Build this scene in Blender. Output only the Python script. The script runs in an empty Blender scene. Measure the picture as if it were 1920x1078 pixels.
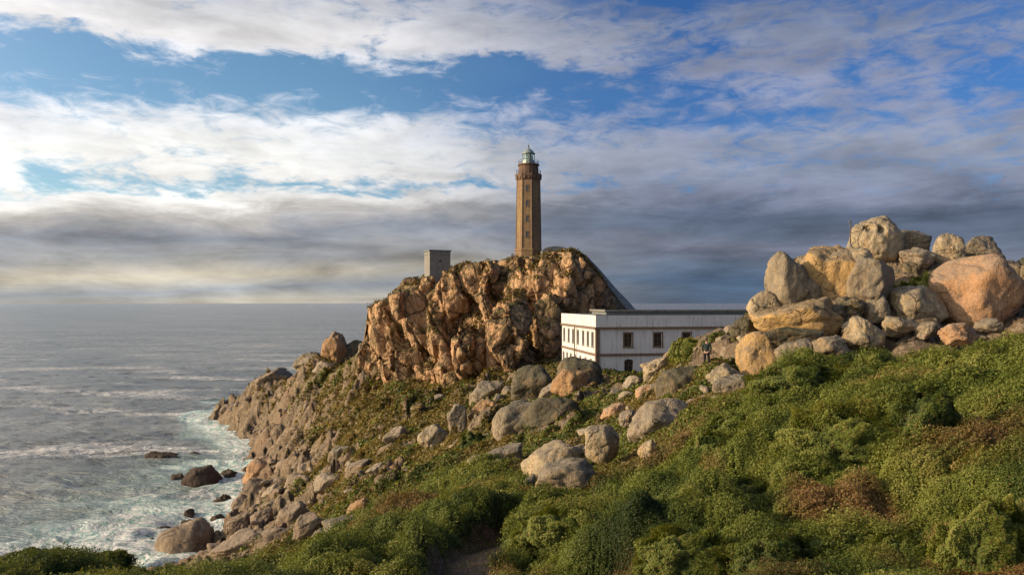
import bpy, bmesh, math, random
import numpy as np
from mathutils import Vector, Matrix

# ------------------------------------------------------------------ camera, sky, sun, exposure
S = bpy.context.scene
COL = S.collection
F = 1400.0            # focal length in photo pixels (photo 1920 wide)
HX, HY = 960.0, 568.0 # principal column, horizon row
cam_d = bpy.data.cameras.new('camera'); cam = bpy.data.objects.new('camera', cam_d); COL.objects.link(cam)
cam.location = (0, 0, 0); cam.rotation_euler = (math.radians(90), 0, 0)
cam_d.sensor_width = 36; cam_d.lens = 36 * F / 1920
cam_d.shift_y = 29 / 1920
cam_d.clip_start = 0.1; cam_d.clip_end = 200000
S.camera = cam
S.view_settings.view_transform = 'Standard'; S.view_settings.look = 'None'
S.view_settings.exposure = 0.35; S.view_settings.gamma = 1

SUN_EL = math.radians(19)
sun_vec = Vector((-0.985, -0.145, math.tan(SUN_EL))).normalized()
sd = bpy.data.lights.new('sun', 'SUN'); sd.energy = 4.3; sd.angle = math.radians(0.6); sd.color = (1.0, 0.76, 0.50)
sun = bpy.data.objects.new('sun', sd); COL.objects.link(sun)
sun.rotation_euler = sun_vec.to_track_quat('Z', 'Y').to_euler()

def lin(c):
    return tuple(((v / 12.92) if v <= 0.04045 else ((v + 0.055) / 1.055) ** 2.4) for v in c)

class NT:
    """small node-tree writer"""
    def __init__(s, nt): s.nt = nt
    def n(s, t, ins=None, **kw):
        nd = s.nt.nodes.new(t)
        for k, v in kw.items(): setattr(nd, k, v)
        for k, v in (ins or {}).items():
            sock = nd.inputs[k]
            if isinstance(v, bpy.types.NodeSocket): s.nt.links.new(v, sock)
            else: sock.default_value = (tuple(v) + (1,)) if (sock.type == 'RGBA' and len(v) == 3) else v
        return nd
    def m(s, op, a, b=0.0, c=None, clamp=False):
        nd = s.nt.nodes.new('ShaderNodeMath'); nd.operation = op; nd.use_clamp = clamp
        for i, v in enumerate((a, b, c)):
            if v is None: continue
            if isinstance(v, bpy.types.NodeSocket): s.nt.links.new(v, nd.inputs[i])
            else: nd.inputs[i].default_value = v
        return nd.outputs[0]
    def mix(s, f, a, b, blend='MIX'):
        nd = s.nt.nodes.new('ShaderNodeMix'); nd.data_type = 'RGBA'; nd.blend_type = blend
        for k, v in ((0, f), (6, a), (7, b)):
            if isinstance(v, bpy.types.NodeSocket): s.nt.links.new(v, nd.inputs[k])
            else: nd.inputs[k].default_value = (v if k == 0 else (tuple(v) + (1,))[:4])
        return nd.outputs[2]
    def ramp(s, f, stops, interp='LINEAR'):
        nd = s.nt.nodes.new('ShaderNodeValToRGB'); r = nd.color_ramp; r.interpolation = interp
        while len(r.elements) > 1: r.elements.remove(r.elements[-1])
        r.elements[0].position = stops[0][0]; r.elements[0].color = (tuple(stops[0][1]) + (1,))[:4]
        for p, c in stops[1:]:
            e = r.elements.new(p); e.color = (tuple(c) + (1,))[:4]
        s.nt.links.new(f, nd.inputs[0]); return nd.outputs[0]
    def noise(s, vec, scale, detail=4, rough=0.55, dist=0.0):
        return s.n('ShaderNodeTexNoise', {'Vector': vec, 'Scale': scale, 'Detail': detail, 'Roughness': rough, 'Distortion': dist}).outputs['Fac']
    def smooth(s, v, a, b, lo=0.0, hi=1.0):
        nd = s.n('ShaderNodeMapRange', {'Value': v, 'From Min': a, 'From Max': b, 'To Min': lo, 'To Max': hi}, interpolation_type='SMOOTHSTEP')
        return nd.outputs[0]

# --- world: Nishita sky seen through layers of procedural cloud
W = bpy.data.worlds.new('World'); S.world = W; W.use_nodes = True
for nd in list(W.node_tree.nodes): W.node_tree.nodes.remove(nd)
g = NT(W.node_tree)
SKY_S = 0.08
sky = g.n('ShaderNodeTexSky', sky_type='NISHITA', sun_disc=False, sun_elevation=SUN_EL,
          sun_rotation=math.atan2(sun_vec.x, sun_vec.y), air_density=1.0, dust_density=0.6, ozone_density=2.0)
dirn = g.n('ShaderNodeTexCoord').outputs['Generated']
sep = g.n('ShaderNodeSeparateXYZ', {'Vector': dirn})
X, Y, Z = sep.outputs
az = g.m('ARCTAN2', X, Y)                                   # 0 straight ahead, + right
el = g.m('DIVIDE', Z, g.m('MAXIMUM', g.m('SQRT', g.m('ADD', g.m('MULTIPLY', X, X), g.m('MULTIPLY', Y, Y))), 0.02))
# cloud-sheet coordinates: the direction pierces a high flat layer, so cloud texture flattens to the horizon
zz = g.m('ADD', g.m('ABSOLUTE', Z), 0.10)
pl = g.n('ShaderNodeCombineXYZ', {'X': g.m('DIVIDE', X, zz), 'Y': g.m('DIVIDE', Y, zz), 'Z': 0.0}).outputs[0]
# angular coordinates stretched sideways
an = g.n('ShaderNodeCombineXYZ', {'X': g.m('MULTIPLY', az, 1.0), 'Y': g.m('MULTIPLY', el, 2.6), 'Z': 0.0}).outputs[0]
n_big = g.noise(an, 2.6, 3, 0.5)
n_mid = g.noise(an, 7.0, 6, 0.62, 0.4)
n_fine = g.noise(an, 19.0, 7, 0.66, 0.6)
n_pl = g.noise(pl, 1.7, 7, 0.62, 0.3)
fb = g.m('ADD', g.m('ADD', g.m('MULTIPLY', g.m('SUBTRACT', n_mid, 0.5), 0.75), g.m('MULTIPLY', g.m('SUBTRACT', n_fine, 0.5), 0.75)),
         g.m('MULTIPLY', g.m('SUBTRACT', n_pl, 0.5), 0.55))
# warped elevation for the band layout; bank tops climb to the middle, fall to the right
az_c = g.m('MAXIMUM', g.m('MINIMUM', az, 0.8), -0.8)
bow = g.m('MULTIPLY', g.m('MULTIPLY', g.m('ADD', az_c, 0.02), g.m('ADD', az_c, 0.02)), 0.075)
we = g.m('ADD', g.m('ADD', el, bow), g.m('MULTIPLY', g.m('SUBTRACT', n_mid, 0.5), g.smooth(el, 0.0, 0.16, 0.012, 0.10)))
we = g.m('ADD', we, g.m('MULTIPLY', g.m('SUBTRACT', n_big, 0.5), 0.05))
p = g.m('DIVIDE', we, 0.5, clamp=True)
def band(lst):      # (elevation, sRGB colour, cover)
    return ([(e / 0.5, lin(c)) for e, c, k in lst], [(e / 0.5, (k, k, k)) for e, c, k in lst])
left = band([(0.0, (.74, .71, .66), 1), (.012, (.78, .75, .69), 1), (.030, (.66, .68, .70), 1), (.05, (.84, .80, .72), 1), (.070, (.70, .70, .70), 1),
             (.100, (.59, .61, .65), 1), (.125, (.80, .78, .76), 1), (.141, (.98, .97, .95), .95), (.153, (.98, .98, .98), .30), (.168, (1, .99, .97), .66),
             (.20, (1, 1, .99), .84), (.236, (.95, .96, .98), .60), (.262, (.90, .92, .97), .30), (.30, (.86, .89, .95), .10),
             (.325, (.90, .91, .94), .45), (.345, (.95, .94, .94), .86), (.375, (.88, .88, .89), .78), (.41, (.80, .81, .85), .60), (.5, (.72, .74, .80), .5)])
right = band([(0.0, (.31, .36, .43), 1), (.03, (.32, .40, .50), 1), (.055, (.42, .47, .55), 1), (.075, (.48, .50, .57), 1),
              (.10, (.39, .44, .52), 1), (.125, (.39, .44, .53), .97), (.15, (.52, .55, .64), .80), (.175, (.56, .60, .69), .72), (.205, (.60, .63, .71), .70),
              (.24, (.58, .62, .73), .40), (.275, (.58, .62, .74), .42), (.31, (.55, .58, .68), .66), (.35, (.54, .58, .68), .62),
              (.385, (.47, .52, .64), .40), (.42, (.42, .48, .62), .28), (.5, (.45, .50, .62), .35)])
lr = g.smooth(g.m('ADD', az, g.m('MULTIPLY', g.m('SUBTRACT', n_big, 0.5), 0.35)), -0.34, 0.24)
lrc = g.smooth(g.m('ADD', az, g.m('MULTIPLY', g.m('SUBTRACT', n_big, 0.5), 0.35)), -0.20, 0.42)
col = g.mix(lr, g.ramp(p, left[0]), g.ramp(p, right[0]))
cov = g.n('ShaderNodeRGBToBW', {'Color': g.mix(lrc, g.ramp(p, left[1]), g.ramp(p, right[1]))}).outputs[0]
farr = g.smooth(az, 0.40, 0.66, 0.0, 0.14)
cov = g.m('SUBTRACT', cov, g.m('MULTIPLY', farr, g.smooth(el, 0.2, 0.36)))
low = g.smooth(el, 0.03, 0.15, 0.25, 1.0)
mask = g.smooth(g.m('ADD', cov, g.m('MULTIPLY', g.m('MULTIPLY', fb, 1.55), low)), 0.22, 0.74)
# relief inside the clouds: thick parts greyer, thin parts brighter; long streaks low down
stc = g.n('ShaderNodeCombineXYZ', {'X': g.m('MULTIPLY', az, 1.0), 'Y': g.m('MULTIPLY', el, 6.0), 'Z': 3.0}).outputs[0]
streak = g.noise(stc, 4.2, 8, 0.64, 0.5)
sh = g.m('ADD', 1.0, g.m('MULTIPLY', g.m('SUBTRACT', g.noise(an, 10.5, 7, 0.58, 0.3), 0.5), 0.85))
sh = g.m('ADD', sh, g.m('MULTIPLY', g.m('SUBTRACT', streak, 0.5), g.smooth(el, 0.10, 0.22, 1.7, 0.45)))
shc = g.n('ShaderNodeCombineColor', {'Red': sh, 'Green': sh, 'Blue': sh}).outputs[0]
col = g.mix(1.0, col, shc, 'MULTIPLY')
hsv = g.n('ShaderNodeHueSaturation', {'Saturation': 1.15, 'Value': 1.0, 'Color': sky.outputs[0]}).outputs[0]
skyc = g.mix(1.0, hsv, g.mix(lr, (1.32, 1.42, 1.42), (0.44, 0.70, 1.10)), 'MULTIPLY')
k = 0.76 / SKY_S
cl = g.mix(1.0, col, (k, k, k), 'MULTIPLY')
fin = g.mix(mask, skyc, cl)
# brightness of the air and cloud around the sun, which stands out of the picture to the left
dt = g.n('ShaderNodeVectorMath', {0: dirn, 1: tuple(sun_vec)}, operation='DOT_PRODUCT').outputs['Value']
gl = g.m('MULTIPLY', g.m('POWER', g.m('MAXIMUM', dt, 0.0), 5.0), 1.7 / SKY_S)
glc = g.mix(1.0, g.n('ShaderNodeCombineColor', {'Red': gl, 'Green': gl, 'Blue': gl}).outputs[0], (1.0, .88, .70), 'MULTIPLY')
fin = g.mix(1.0, fin, glc, 'ADD')
bg = g.n('ShaderNodeBackground', {'Color': fin, 'Strength': SKY_S})
out = g.n('ShaderNodeOutputWorld', {'Surface': bg.outputs[0]})
W.cycles.sampling_method = 'MANUAL'; W.cycles.sample_map_resolution = 1024

# ------------------------------------------------------------------ numpy noise
def _h(ix, iy, iz, seed):
    h = (ix.astype(np.int64) * 374761393 + iy.astype(np.int64) * 668265263 + iz.astype(np.int64) * 2147483647 + seed * 974634777) & 0xffffffff
    h = ((h ^ (h >> 13)) * 1274126177) & 0xffffffff
    h = ((h ^ (h >> 16)) * 2246822519) & 0xffffffff
    return (h ^ (h >> 13)) & 0xffffffff
_g = np.random.RandomState(5).normal(size=(256, 3)); _g /= np.linalg.norm(_g, axis=1)[:, None]
def perlin(x, y, z=None, seed=0):
    x = np.asarray(x, float); y = np.asarray(y, float)
    two = z is None
    z = np.zeros_like(x) + 0.37 if two else np.asarray(z, float)
    ix, iy, iz = np.floor(x), np.floor(y), np.floor(z)
    fx, fy, fz = x - ix, y - iy, z - iz
    ux, uy, uz = [f * f * f * (f * (f * 6 - 15) + 10) for f in (fx, fy, fz)]
    r = 0
    for k in ((0,) if two else (0, 1)):
        wz = 1.0 if two else (uz if k else 1 - uz)
        for j in (0, 1):
            wy = uy if j else 1 - uy
            for i in (0, 1):
                wx = ux if i else 1 - ux
                gr = _g[_h(ix + i, iy + j, iz + k, seed) & 255]
                r = r + wx * wy * wz * (gr[:, 0] * (fx - i) + gr[:, 1] * (fy - j) + (0 if two else gr[:, 2] * (fz - k)))
    return r * 1.6
def fbm(x, y, z=None, sc=1.0, oct=4, gain=0.5, seed=0):
    r = 0; a = 1.0; f = sc
    for o in range(oct):
        r = r + a * perlin(x * f, y * f, None if z is None else z * f, seed + o * 7); a *= gain; f *= 2.03
    return r
def worley2(x, y, sc, seed=0):
    """F1 distance, F2-F1, two random numbers and the offset to the nearest cell's site"""
    x = x * sc; y = y * sc; ix, iy = np.floor(x), np.floor(y)
    f1 = np.full(x.shape, 9.0); f2 = np.full(x.shape, 9.0)
    r1 = np.zeros(x.shape); r2 = np.zeros(x.shape); ox = np.zeros(x.shape); oy = np.zeros(x.shape)
    zz = np.zeros_like(ix)
    for i in (-1, 0, 1):
        for j in (-1, 0, 1):
            h = _h(ix + i, iy + j, zz, seed)
            px = ix + i + (h & 1023) / 1023.0; py = iy + j + ((h >> 10) & 1023) / 1023.0
            dx, dy = x - px, y - py; d = np.sqrt(dx * dx + dy * dy)
            c = d < f1
            f2 = np.where(c, f1, np.minimum(f2, d))
            r1 = np.where(c, ((h >> 20) & 255) / 255.0, r1); r2 = np.where(c, ((h >> 24) & 255) / 255.0, r2)
            ox = np.where(c, dx, ox); oy = np.where(c, dy, oy); f1 = np.where(c, d, f1)
    return f1, f2 - f1, r1, r2, ox, oy
def worley3(P, sc, seed=0):
    x, y, z = [P[:, i] * sc for i in range(3)]; ix, iy, iz = np.floor(x), np.floor(y), np.floor(z)
    f1 = np.full(x.shape, 9.0); f2 = f1.copy(); r1 = np.zeros(x.shape); O = np.zeros(P.shape)
    for i in (-1, 0, 1):
        for j in (-1, 0, 1):
            for k in (-1, 0, 1):
                h = _h(ix + i, iy + j, iz + k, seed)
                dx = x - (ix + i + (h & 1023) / 1023.0); dy = y - (iy + j + ((h >> 10) & 1023) / 1023.0); dz = z - (iz + k + ((h >> 20) & 1023) / 1023.0)
                d = np.sqrt(dx * dx + dy * dy + dz * dz); c = d < f1
                f2 = np.where(c, f1, np.minimum(f2, d)); r1 = np.where(c, (h & 255) / 255.0, r1)
                O = np.where(c[:, None], np.stack([dx, dy, dz], 1), O); f1 = np.where(c, d, f1)
    return f1, f2 - f1, r1, O
def sstep(a, b, v):
    t = np.clip((v - a) / (b - a), 0, 1); return t * t * (3 - 2 * t)

# ------------------------------------------------------------------ helpers
def npmesh(name, V, Fc, smooth=True):
    me = bpy.data.meshes.new(name); V = np.asarray(V, np.float32); Fc = np.asarray(Fc, np.int32)
    n = Fc.shape[1]
    me.vertices.add(len(V)); me.vertices.foreach_set('co', V.ravel())
    me.loops.add(Fc.size); me.loops.foreach_set('vertex_index', Fc.ravel())
    me.polygons.add(len(Fc)); me.polygons.foreach_set('loop_start', np.arange(0, Fc.size, n, dtype=np.int32))
    if smooth: me.polygons.foreach_set('use_smooth', np.ones(len(Fc), bool))
    me.update(calc_edges=True); return me
def link(name, me, mat=None, parent=None, loc=None):
    o = bpy.data.objects.new(name, me); COL.objects.link(o)
    if mat is not None and me is not None: me.materials.append(mat)
    if parent: o.parent = parent
    if loc is not None: o.location = loc
    return o
def tag(o, label=None, cat=None, group=None, kind=None):
    if label: o['label'] = label
    if cat: o['category'] = cat
    if group: o['group'] = group
    if kind: o['kind'] = kind
    return o
def attr(me, name, vals, dom='POINT'):
    a = me.attributes.new(name, 'FLOAT', dom); a.data.foreach_set('value', np.asarray(vals, np.float32).ravel())
def P(px, py, d):    # the place seen at a photo pixel, d metres ahead
    return Vector(((px - HX) / F * d, d, (HY - py) / F * d))

# ------------------------------------------------------------------ terrain height
SEA = -45.0
ctl = []
def pp(px, *prs):
    for py, d in prs: ctl.append((px, (HY - py) / F, d))
def zz_(px, *prs):
    for z, d in prs: ctl.append((px, z / d, d))
for px in (-500, 0, 300, 600, 960, 1300, 1600, 1920, 2400):
    k = (px - 960) / 960
    zz_(px, (-2.25 + 0.1 * k, 2.2), (-2.65 + 0.3 * k, 5))
zz_(-500, (-5.5, 12), (-9, 24), (-30, 60), (-50, 110), (-60, 200), (-62, 400))
zz_(0, (-5.2, 12), (-8.5, 22), (-9.9, 27), (-28, 60), (-50, 110), (-60, 200), (-62, 400))
zz_(300, (-5.0, 12), (-8.35, 21.8), (-11.2, 30), (-26, 65), (-41, 112), (-48, 140), (-56, 200), (-62, 400))
zz_(500, (-4.7, 12), (-8.3, 21), (-12.6, 32)); pp(500, (1015, 95), (985, 115), (940, 150), (870, 190), (800, 238), (740, 252), (700, 258)); zz_(500, (-52, 310), (-62, 420))
zz_(420, (-36, 100)); pp(420, (1000, 128)); zz_(420, (-48, 160), (-53, 210), (-47, 262), (-36, 285), (-52, 330), (-62, 420)); pp(455, (850, 226), (900, 188)); pp(440, (770, 277), (738, 276))
zz_(360, (-52, 270), (-56, 320), (-55, 170))
zz_(600, (-4.6, 12), (-7.5, 20), (-13.0, 38)); pp(600, (985, 70), (940, 110), (880, 140), (800, 175), (730, 208), (684, 226), (662, 235)); zz_(600, (-45, 275), (-62, 350))
pp(700, (1050, 16), (1000, 32), (940, 55), (880, 85), (820, 115), (760, 150), (720, 180), (665, 197)); zz_(700, (-35, 235), (-62, 320))
pp(830, (1070, 14), (1000, 24), (930, 42), (860, 70), (800, 100), (745, 140), (705, 165)); zz_(830, (-20, 190), (-40, 235), (-62, 320))
pp(960, (1078, 12), (1000, 19), (930, 30), (870, 45), (800, 70), (750, 95), (700, 135)); zz_(960, (-12, 165), (-30, 220), (-62, 330))
pp(1100, (1078, 11), (1000, 16), (920, 24), (860, 34), (800, 50), (745, 72), (697, 98)); zz_(1100, (-11, 130), (-11, 165), (-28, 225), (-62, 340))
pp(1200, (1078, 10.5), (960, 16.5), (870, 26), (800, 36), (745, 52), (712, 75)); zz_(1200, (-10, 100), (-12, 140), (-25, 225), (-62, 350))
pp(1320, (1078, 10), (950, 14.5), (850, 20), (770, 28), (722, 38), (694, 44), (660, 52), (628, 60)); zz_(1320, (-8, 80), (-12, 115))
pp(1400, (730, 30), (694, 42), (612, 56)); zz_(1400, (-7, 78), (-12, 115), (-18, 180), (-62, 360))
pp(1500, (1078, 9.5), (905, 14), (792, 20), (715, 28), (694, 38), (650, 46)); zz_(1500, (-1.4, 53), (-2, 65), (-11, 100))
pp(1650, (1078, 9.3), (908, 13), (785, 18), (710, 26), (688, 36), (662, 44)); zz_(1650, (-1.2, 50), (0.2, 56), (0, 63), (-4, 80), (-12, 120), (-20, 190), (-62, 360))
pp(1800, (1078, 9), (890, 12.5), (762, 18), (696, 27), (674, 38), (650, 46)); zz_(1720, (-1.0, 47.5), (2.0, 55)); zz_(1800, (2.2, 57), (2, 65), (-4, 88))
pp(1920, (1078, 8.5), (862, 12), (728, 17), (656, 26), (646, 38)); zz_(1920, (-2.0, 46), (2.2, 58), (2, 66), (-3, 90), (-12, 130), (-25, 200), (-62, 360))
zz_(2400, (-2.2, 10), (-1.0, 20), (-0.2, 30), (0.5, 50), (-3, 95), (-25, 200), (-62, 360))
C = np.array(ctl)
def tc(px, d): return np.stack([(np.asarray(px) - HX) / F * 2.2, np.log(d)], -1)
CP = tc(C[:, 0], C[:, 2])
def ker(r): return r * r * np.log(np.maximum(r, 1e-6))
def solve():
    n = len(CP); D = np.linalg.norm(CP[:, None] - CP[None], axis=-1)
    A = np.zeros((n + 3, n + 3)); A[:n, :n] = ker(D) + np.eye(n) * 2e-3
    A[:n, n] = 1; A[:n, n + 1:] = CP; A[n, :n] = 1; A[n + 1:, :n] = CP.T
    return np.linalg.solve(A, np.concatenate([C[:, 1], np.zeros(3)]))
Wt = solve()
def base_z(x, y):
    x = np.asarray(x, float).ravel(); y = np.maximum(np.asarray(y, float).ravel(), 0.3)
    q = np.stack([x / y * 2.2, np.log(np.maximum(y, 1.5))], -1); out = np.empty(len(q))
    for i in range(0, len(q), 40000):
        b = q[i:i + 40000]; r = np.sqrt(((b[:, None] - CP[None]) ** 2).sum(-1))
        out[i:i + 40000] = ker(r) @ Wt[:-3] + Wt[-3] + b @ Wt[-2:]
    return np.maximum(out * y, -63)
def coarse_z(x, y, _c={}):
    """base_z through a lookup grid (fast)"""
    if not _c:
        u = np.linspace(-1.5, 1.5, 400); v = np.linspace(math.log(1.5), math.log(430), 400)
        U, V = np.meshgrid(u, v); yy = np.exp(V).ravel(); _c['g'] = (base_z(U.ravel() * yy, yy) / yy).reshape(400, 400)
    y = np.maximum(y, 1.5); a = np.clip((x / y + 1.5) / 3 * 399, 0, 398.999); b = np.clip((np.log(y) - math.log(1.5)) / (math.log(430) - math.log(1.5)) * 399, 0, 398.999)
    i, j = a.astype(int), b.astype(int); fa, fb_ = a - i, b - j; G = _c['g']
    return np.maximum(((G[j, i] * (1 - fa) + G[j, i + 1] * fa) * (1 - fb_) + (G[j + 1, i] * (1 - fa) + G[j + 1, i + 1] * fa) * fb_) * y, -63)

def seg_dist(x, y, pts):
    best = np.full(x.shape, 1e9)
    for (ax, ay), (bx, by) in zip(pts[:-1], pts[1:]):
        t = np.clip(((x - ax) * (bx - ax) + (y - ay) * (by - ay)) / ((bx - ax) ** 2 + (by - ay) ** 2), 0, 1)
        best = np.minimum(best, np.hypot(x - ax - t * (bx - ax), y - ay - t * (by - ay)))
    return best
def hit(px, py, lo=6, hi=330):
    d = np.exp(np.linspace(math.log(lo), math.log(hi), 1500)); x = (px - HX) / F * d
    c = coarse_z(x, d) - (HY - py) / F * d
    k = np.argmax(c > 0); return float(d[k]) if c[k] > 0 else 250.0
def gp(px, py):
    d = hit(px, py); return ((px - HX) / F * d, d)
PATH1 = [gp(960, 985), gp(915, 1010), gp(880, 1045), gp(840, 1090)]
PATH2 = [gp(1640, 650), gp(1705, 643), gp(1775, 643)]
PATH3 = [gp(1890, 690), gp(1950, 675)]
BARE = [(1325, 684, 1.0), (1325, 696, 1.3), (1322, 706, 1.2), (1030, 905, 1.3), (1240, 905, 0.8), (1900, 688, 1.0), (1390, 905, 0.7), (985, 955, 1.2)]
DRY = [(1590, 925, .9, 1.), (1625, 905, .5, .9), (1840, 1045, 1.1, 1), (1900, 1000, .8, 1), (1790, 985, .35, .9), (1850, 835, 1.2, .8), (1730, 830, .7, .8), (1310, 900, .5, .8), (1120, 1020, .5, .6), (1700, 700, .8, .6),
       (1310, 905, .6, .8), (1180, 1050, .6, .6), (1080, 985, .5, .8), (1030, 920, 2., .8), (950, 1060, 1.2, .8), (1420, 1070, .8, .5), (1130, 880, 2, .6), (870, 930, 2, .4), (1650, 735, 1., .5), (1850, 800, 1.2, .6),
       (740, 985, 5, .8), (1180, 750, 6, .8), (1240, 830, 2.2, .7), (1740, 740, 1.0, .5)]
DRYW = [(gp(a, b), r, s) for a, b, r, s in DRY]
BAREW = [(gp(a, b), r) for a, b, r in BARE]

def masks(x, y, z0):
    """rock, green, dry, bare-soil weights at ground points"""
    px = HX + F * x / np.maximum(y, 1)
    n1 = fbm(x, y, sc=1 / 18.0, oct=4, seed=11); n2 = fbm(x, y, sc=1 / 3.5, oct=3, seed=21)
    # bare rock: towards the shore, and on the far left ridge
    rock = sstep(-22, -36, z0 + n1 * 13 + n2 * 4.5)
    ridge = sstep(175, 215, y + n1 * 22 + n2 * 6) * sstep(800, 640, px)
    rock = np.maximum(rock, ridge * sstep(-0.35, 0.35, n2 + n1 * .6 + 0.1))
    rock = np.maximum(rock, sstep(150, 185, y + n2 * 5) * sstep(900, 760, px) * sstep(-.3, .4, n2 + .2))
    lim = np.interp(px, (0, 600, 850, 1000, 1260, 1420, 1600, 2000), (60, 50, 50, 36, 27, 32, 38, 46))
    near = sstep(1.15, .85, y / lim + n1 * .32 + n2 * .10)               # lush near the camera
    mid = sstep(1.0, 1.4, y / lim) * sstep(175, 120, y) * sstep(560, 700, px)
    rock = np.maximum(rock, mid * sstep(.12, .34, fbm(x + 40, y, sc=1 / 6.5, oct=4, seed=23) + .12 * sstep(1150, 1250, px)) * .95)
    green = near
    dry = np.zeros_like(x)
    for (cx, cy), r, s in DRYW:
        w = np.hypot(x - cx, (y - cy) * 0.75) / r + n2 * 0.55
        dry = np.maximum(dry, s * sstep(1.15, 0.5, w))
    bare = sstep(0.55, 0.25, seg_dist(x, y, PATH1) / 1.35 + n2 * 0.25)
    bare = np.maximum(bare, sstep(0.6, 0.3, seg_dist(x, y, PATH2) / 1.5 + n2 * 0.2))
    bare = np.maximum(bare, sstep(0.6, 0.3, seg_dist(x, y, PATH3) / 1.2 + n2 * 0.2))
    for (cx, cy), r in BAREW:
        bare = np.maximum(bare, sstep(1.0, 0.5, np.hypot(x - cx, y - cy) / r + n2 * .5))
    out = sstep(39.5, 42, y + n2 * 1.2) * sstep(70, 62, y) * sstep(1385, 1425, px + n2 * 20); rock = np.maximum(rock, out * (1 - .8 * sstep(1690, 1710, px) * sstep(1800, 1780, px) * sstep(50, 52, y)))
    return rock, green * (1 - rock), dry, bare * (1 - rock)

def terrain(x, y):
    z0 = coarse_z(x, y)
    rock, green, dry, bare = masks(x, y, z0)
    wx = x + fbm(x, y, sc=1 / 3.0, oct=2, seed=31) * 0.7; wy = y + fbm(x, y, sc=1 / 3.0, oct=2, seed=41) * 0.7
    z = z0 + fbm(x, y, sc=1 / 14.0, oct=3, seed=3) * 0.02 * np.clip(y, 4, 60)
    # heath mounds
    f1, e, r1, r2, ox, oy = worley2(wx, wy * 0.8, 1 / 2.6, 51)
    big = np.clip(1 - (f1 / 0.9) ** 2, 0, 1) ** .8 * (0.45 + 0.55 * r1 * sstep(0, .35, e)) * (.35 + .65 * sstep(0, .3, e))
    f1b, _, r1b, _, _, _ = worley2(wx, wy, 1 / 0.9, 61)
    small = np.sqrt(np.clip(1 - (f1b / 0.9) ** 2, 0, 1)) * (0.3 + 0.7 * r1b)
    f1c, ec, r1c, _, _, _ = worley2(wx, wy * .85, 1 / 4.4, 71)
    hug = np.clip(1 - (f1c / 1.0) ** 2, 0, 1) ** .9 * r1c * sstep(0, .45, ec) * 1.25
    nearw = sstep(3, 12, y)
    moundy = (1 - bare) * nearw
    amp = 0.35 + 0.65 * green
    z = z + moundy * (1 - rock) * amp * (0.88 * big + 0.34 * small + 0.9 * hug * sstep(7, 14, y)) - 0.85 * nearw * (1 - rock) * (1 - bare * (.45 + .55 * sstep(30, 36, y)))
    z = z + sstep(30, 60, y) * (1 - rock) * (0.35 * fbm(x, y, sc=1 / 2.2, oct=3, seed=81) + 0.5 * fbm(x, y, sc=1 / 7.0, oct=2, seed=82))
    # rock slabs: tilted facets stepping down to the sea
    rz = 0
    for sc, a, sd_ in ((1 / 11.0, 3.4, 91), (1 / 4.2, 2.0, 93), (1 / 1.7, 0.85, 95)):
        s, q, c1, c2, dx, dy = worley2(wx + y * .15, wy, sc, sd_)
        rz = rz + a * ((c1 - 0.5) * 0.9 + dx * (c2 - 0.35) * 1.1 + dy * (c1 - .6) * 1.0 - 0.55 * sstep(0.14, 0.0, q) + 0.15)
    z = z + rock * np.clip(y / 130., .30, 1) * (rz + 0.25 * fbm(x, y, sc=1 / 0.9, oct=4, seed=85))
    return z, rock, green, dry, bare
def ground_at(x, y):
    return float(terrain(np.array([float(x)]), np.array([float(y)]))[0][0])

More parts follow.
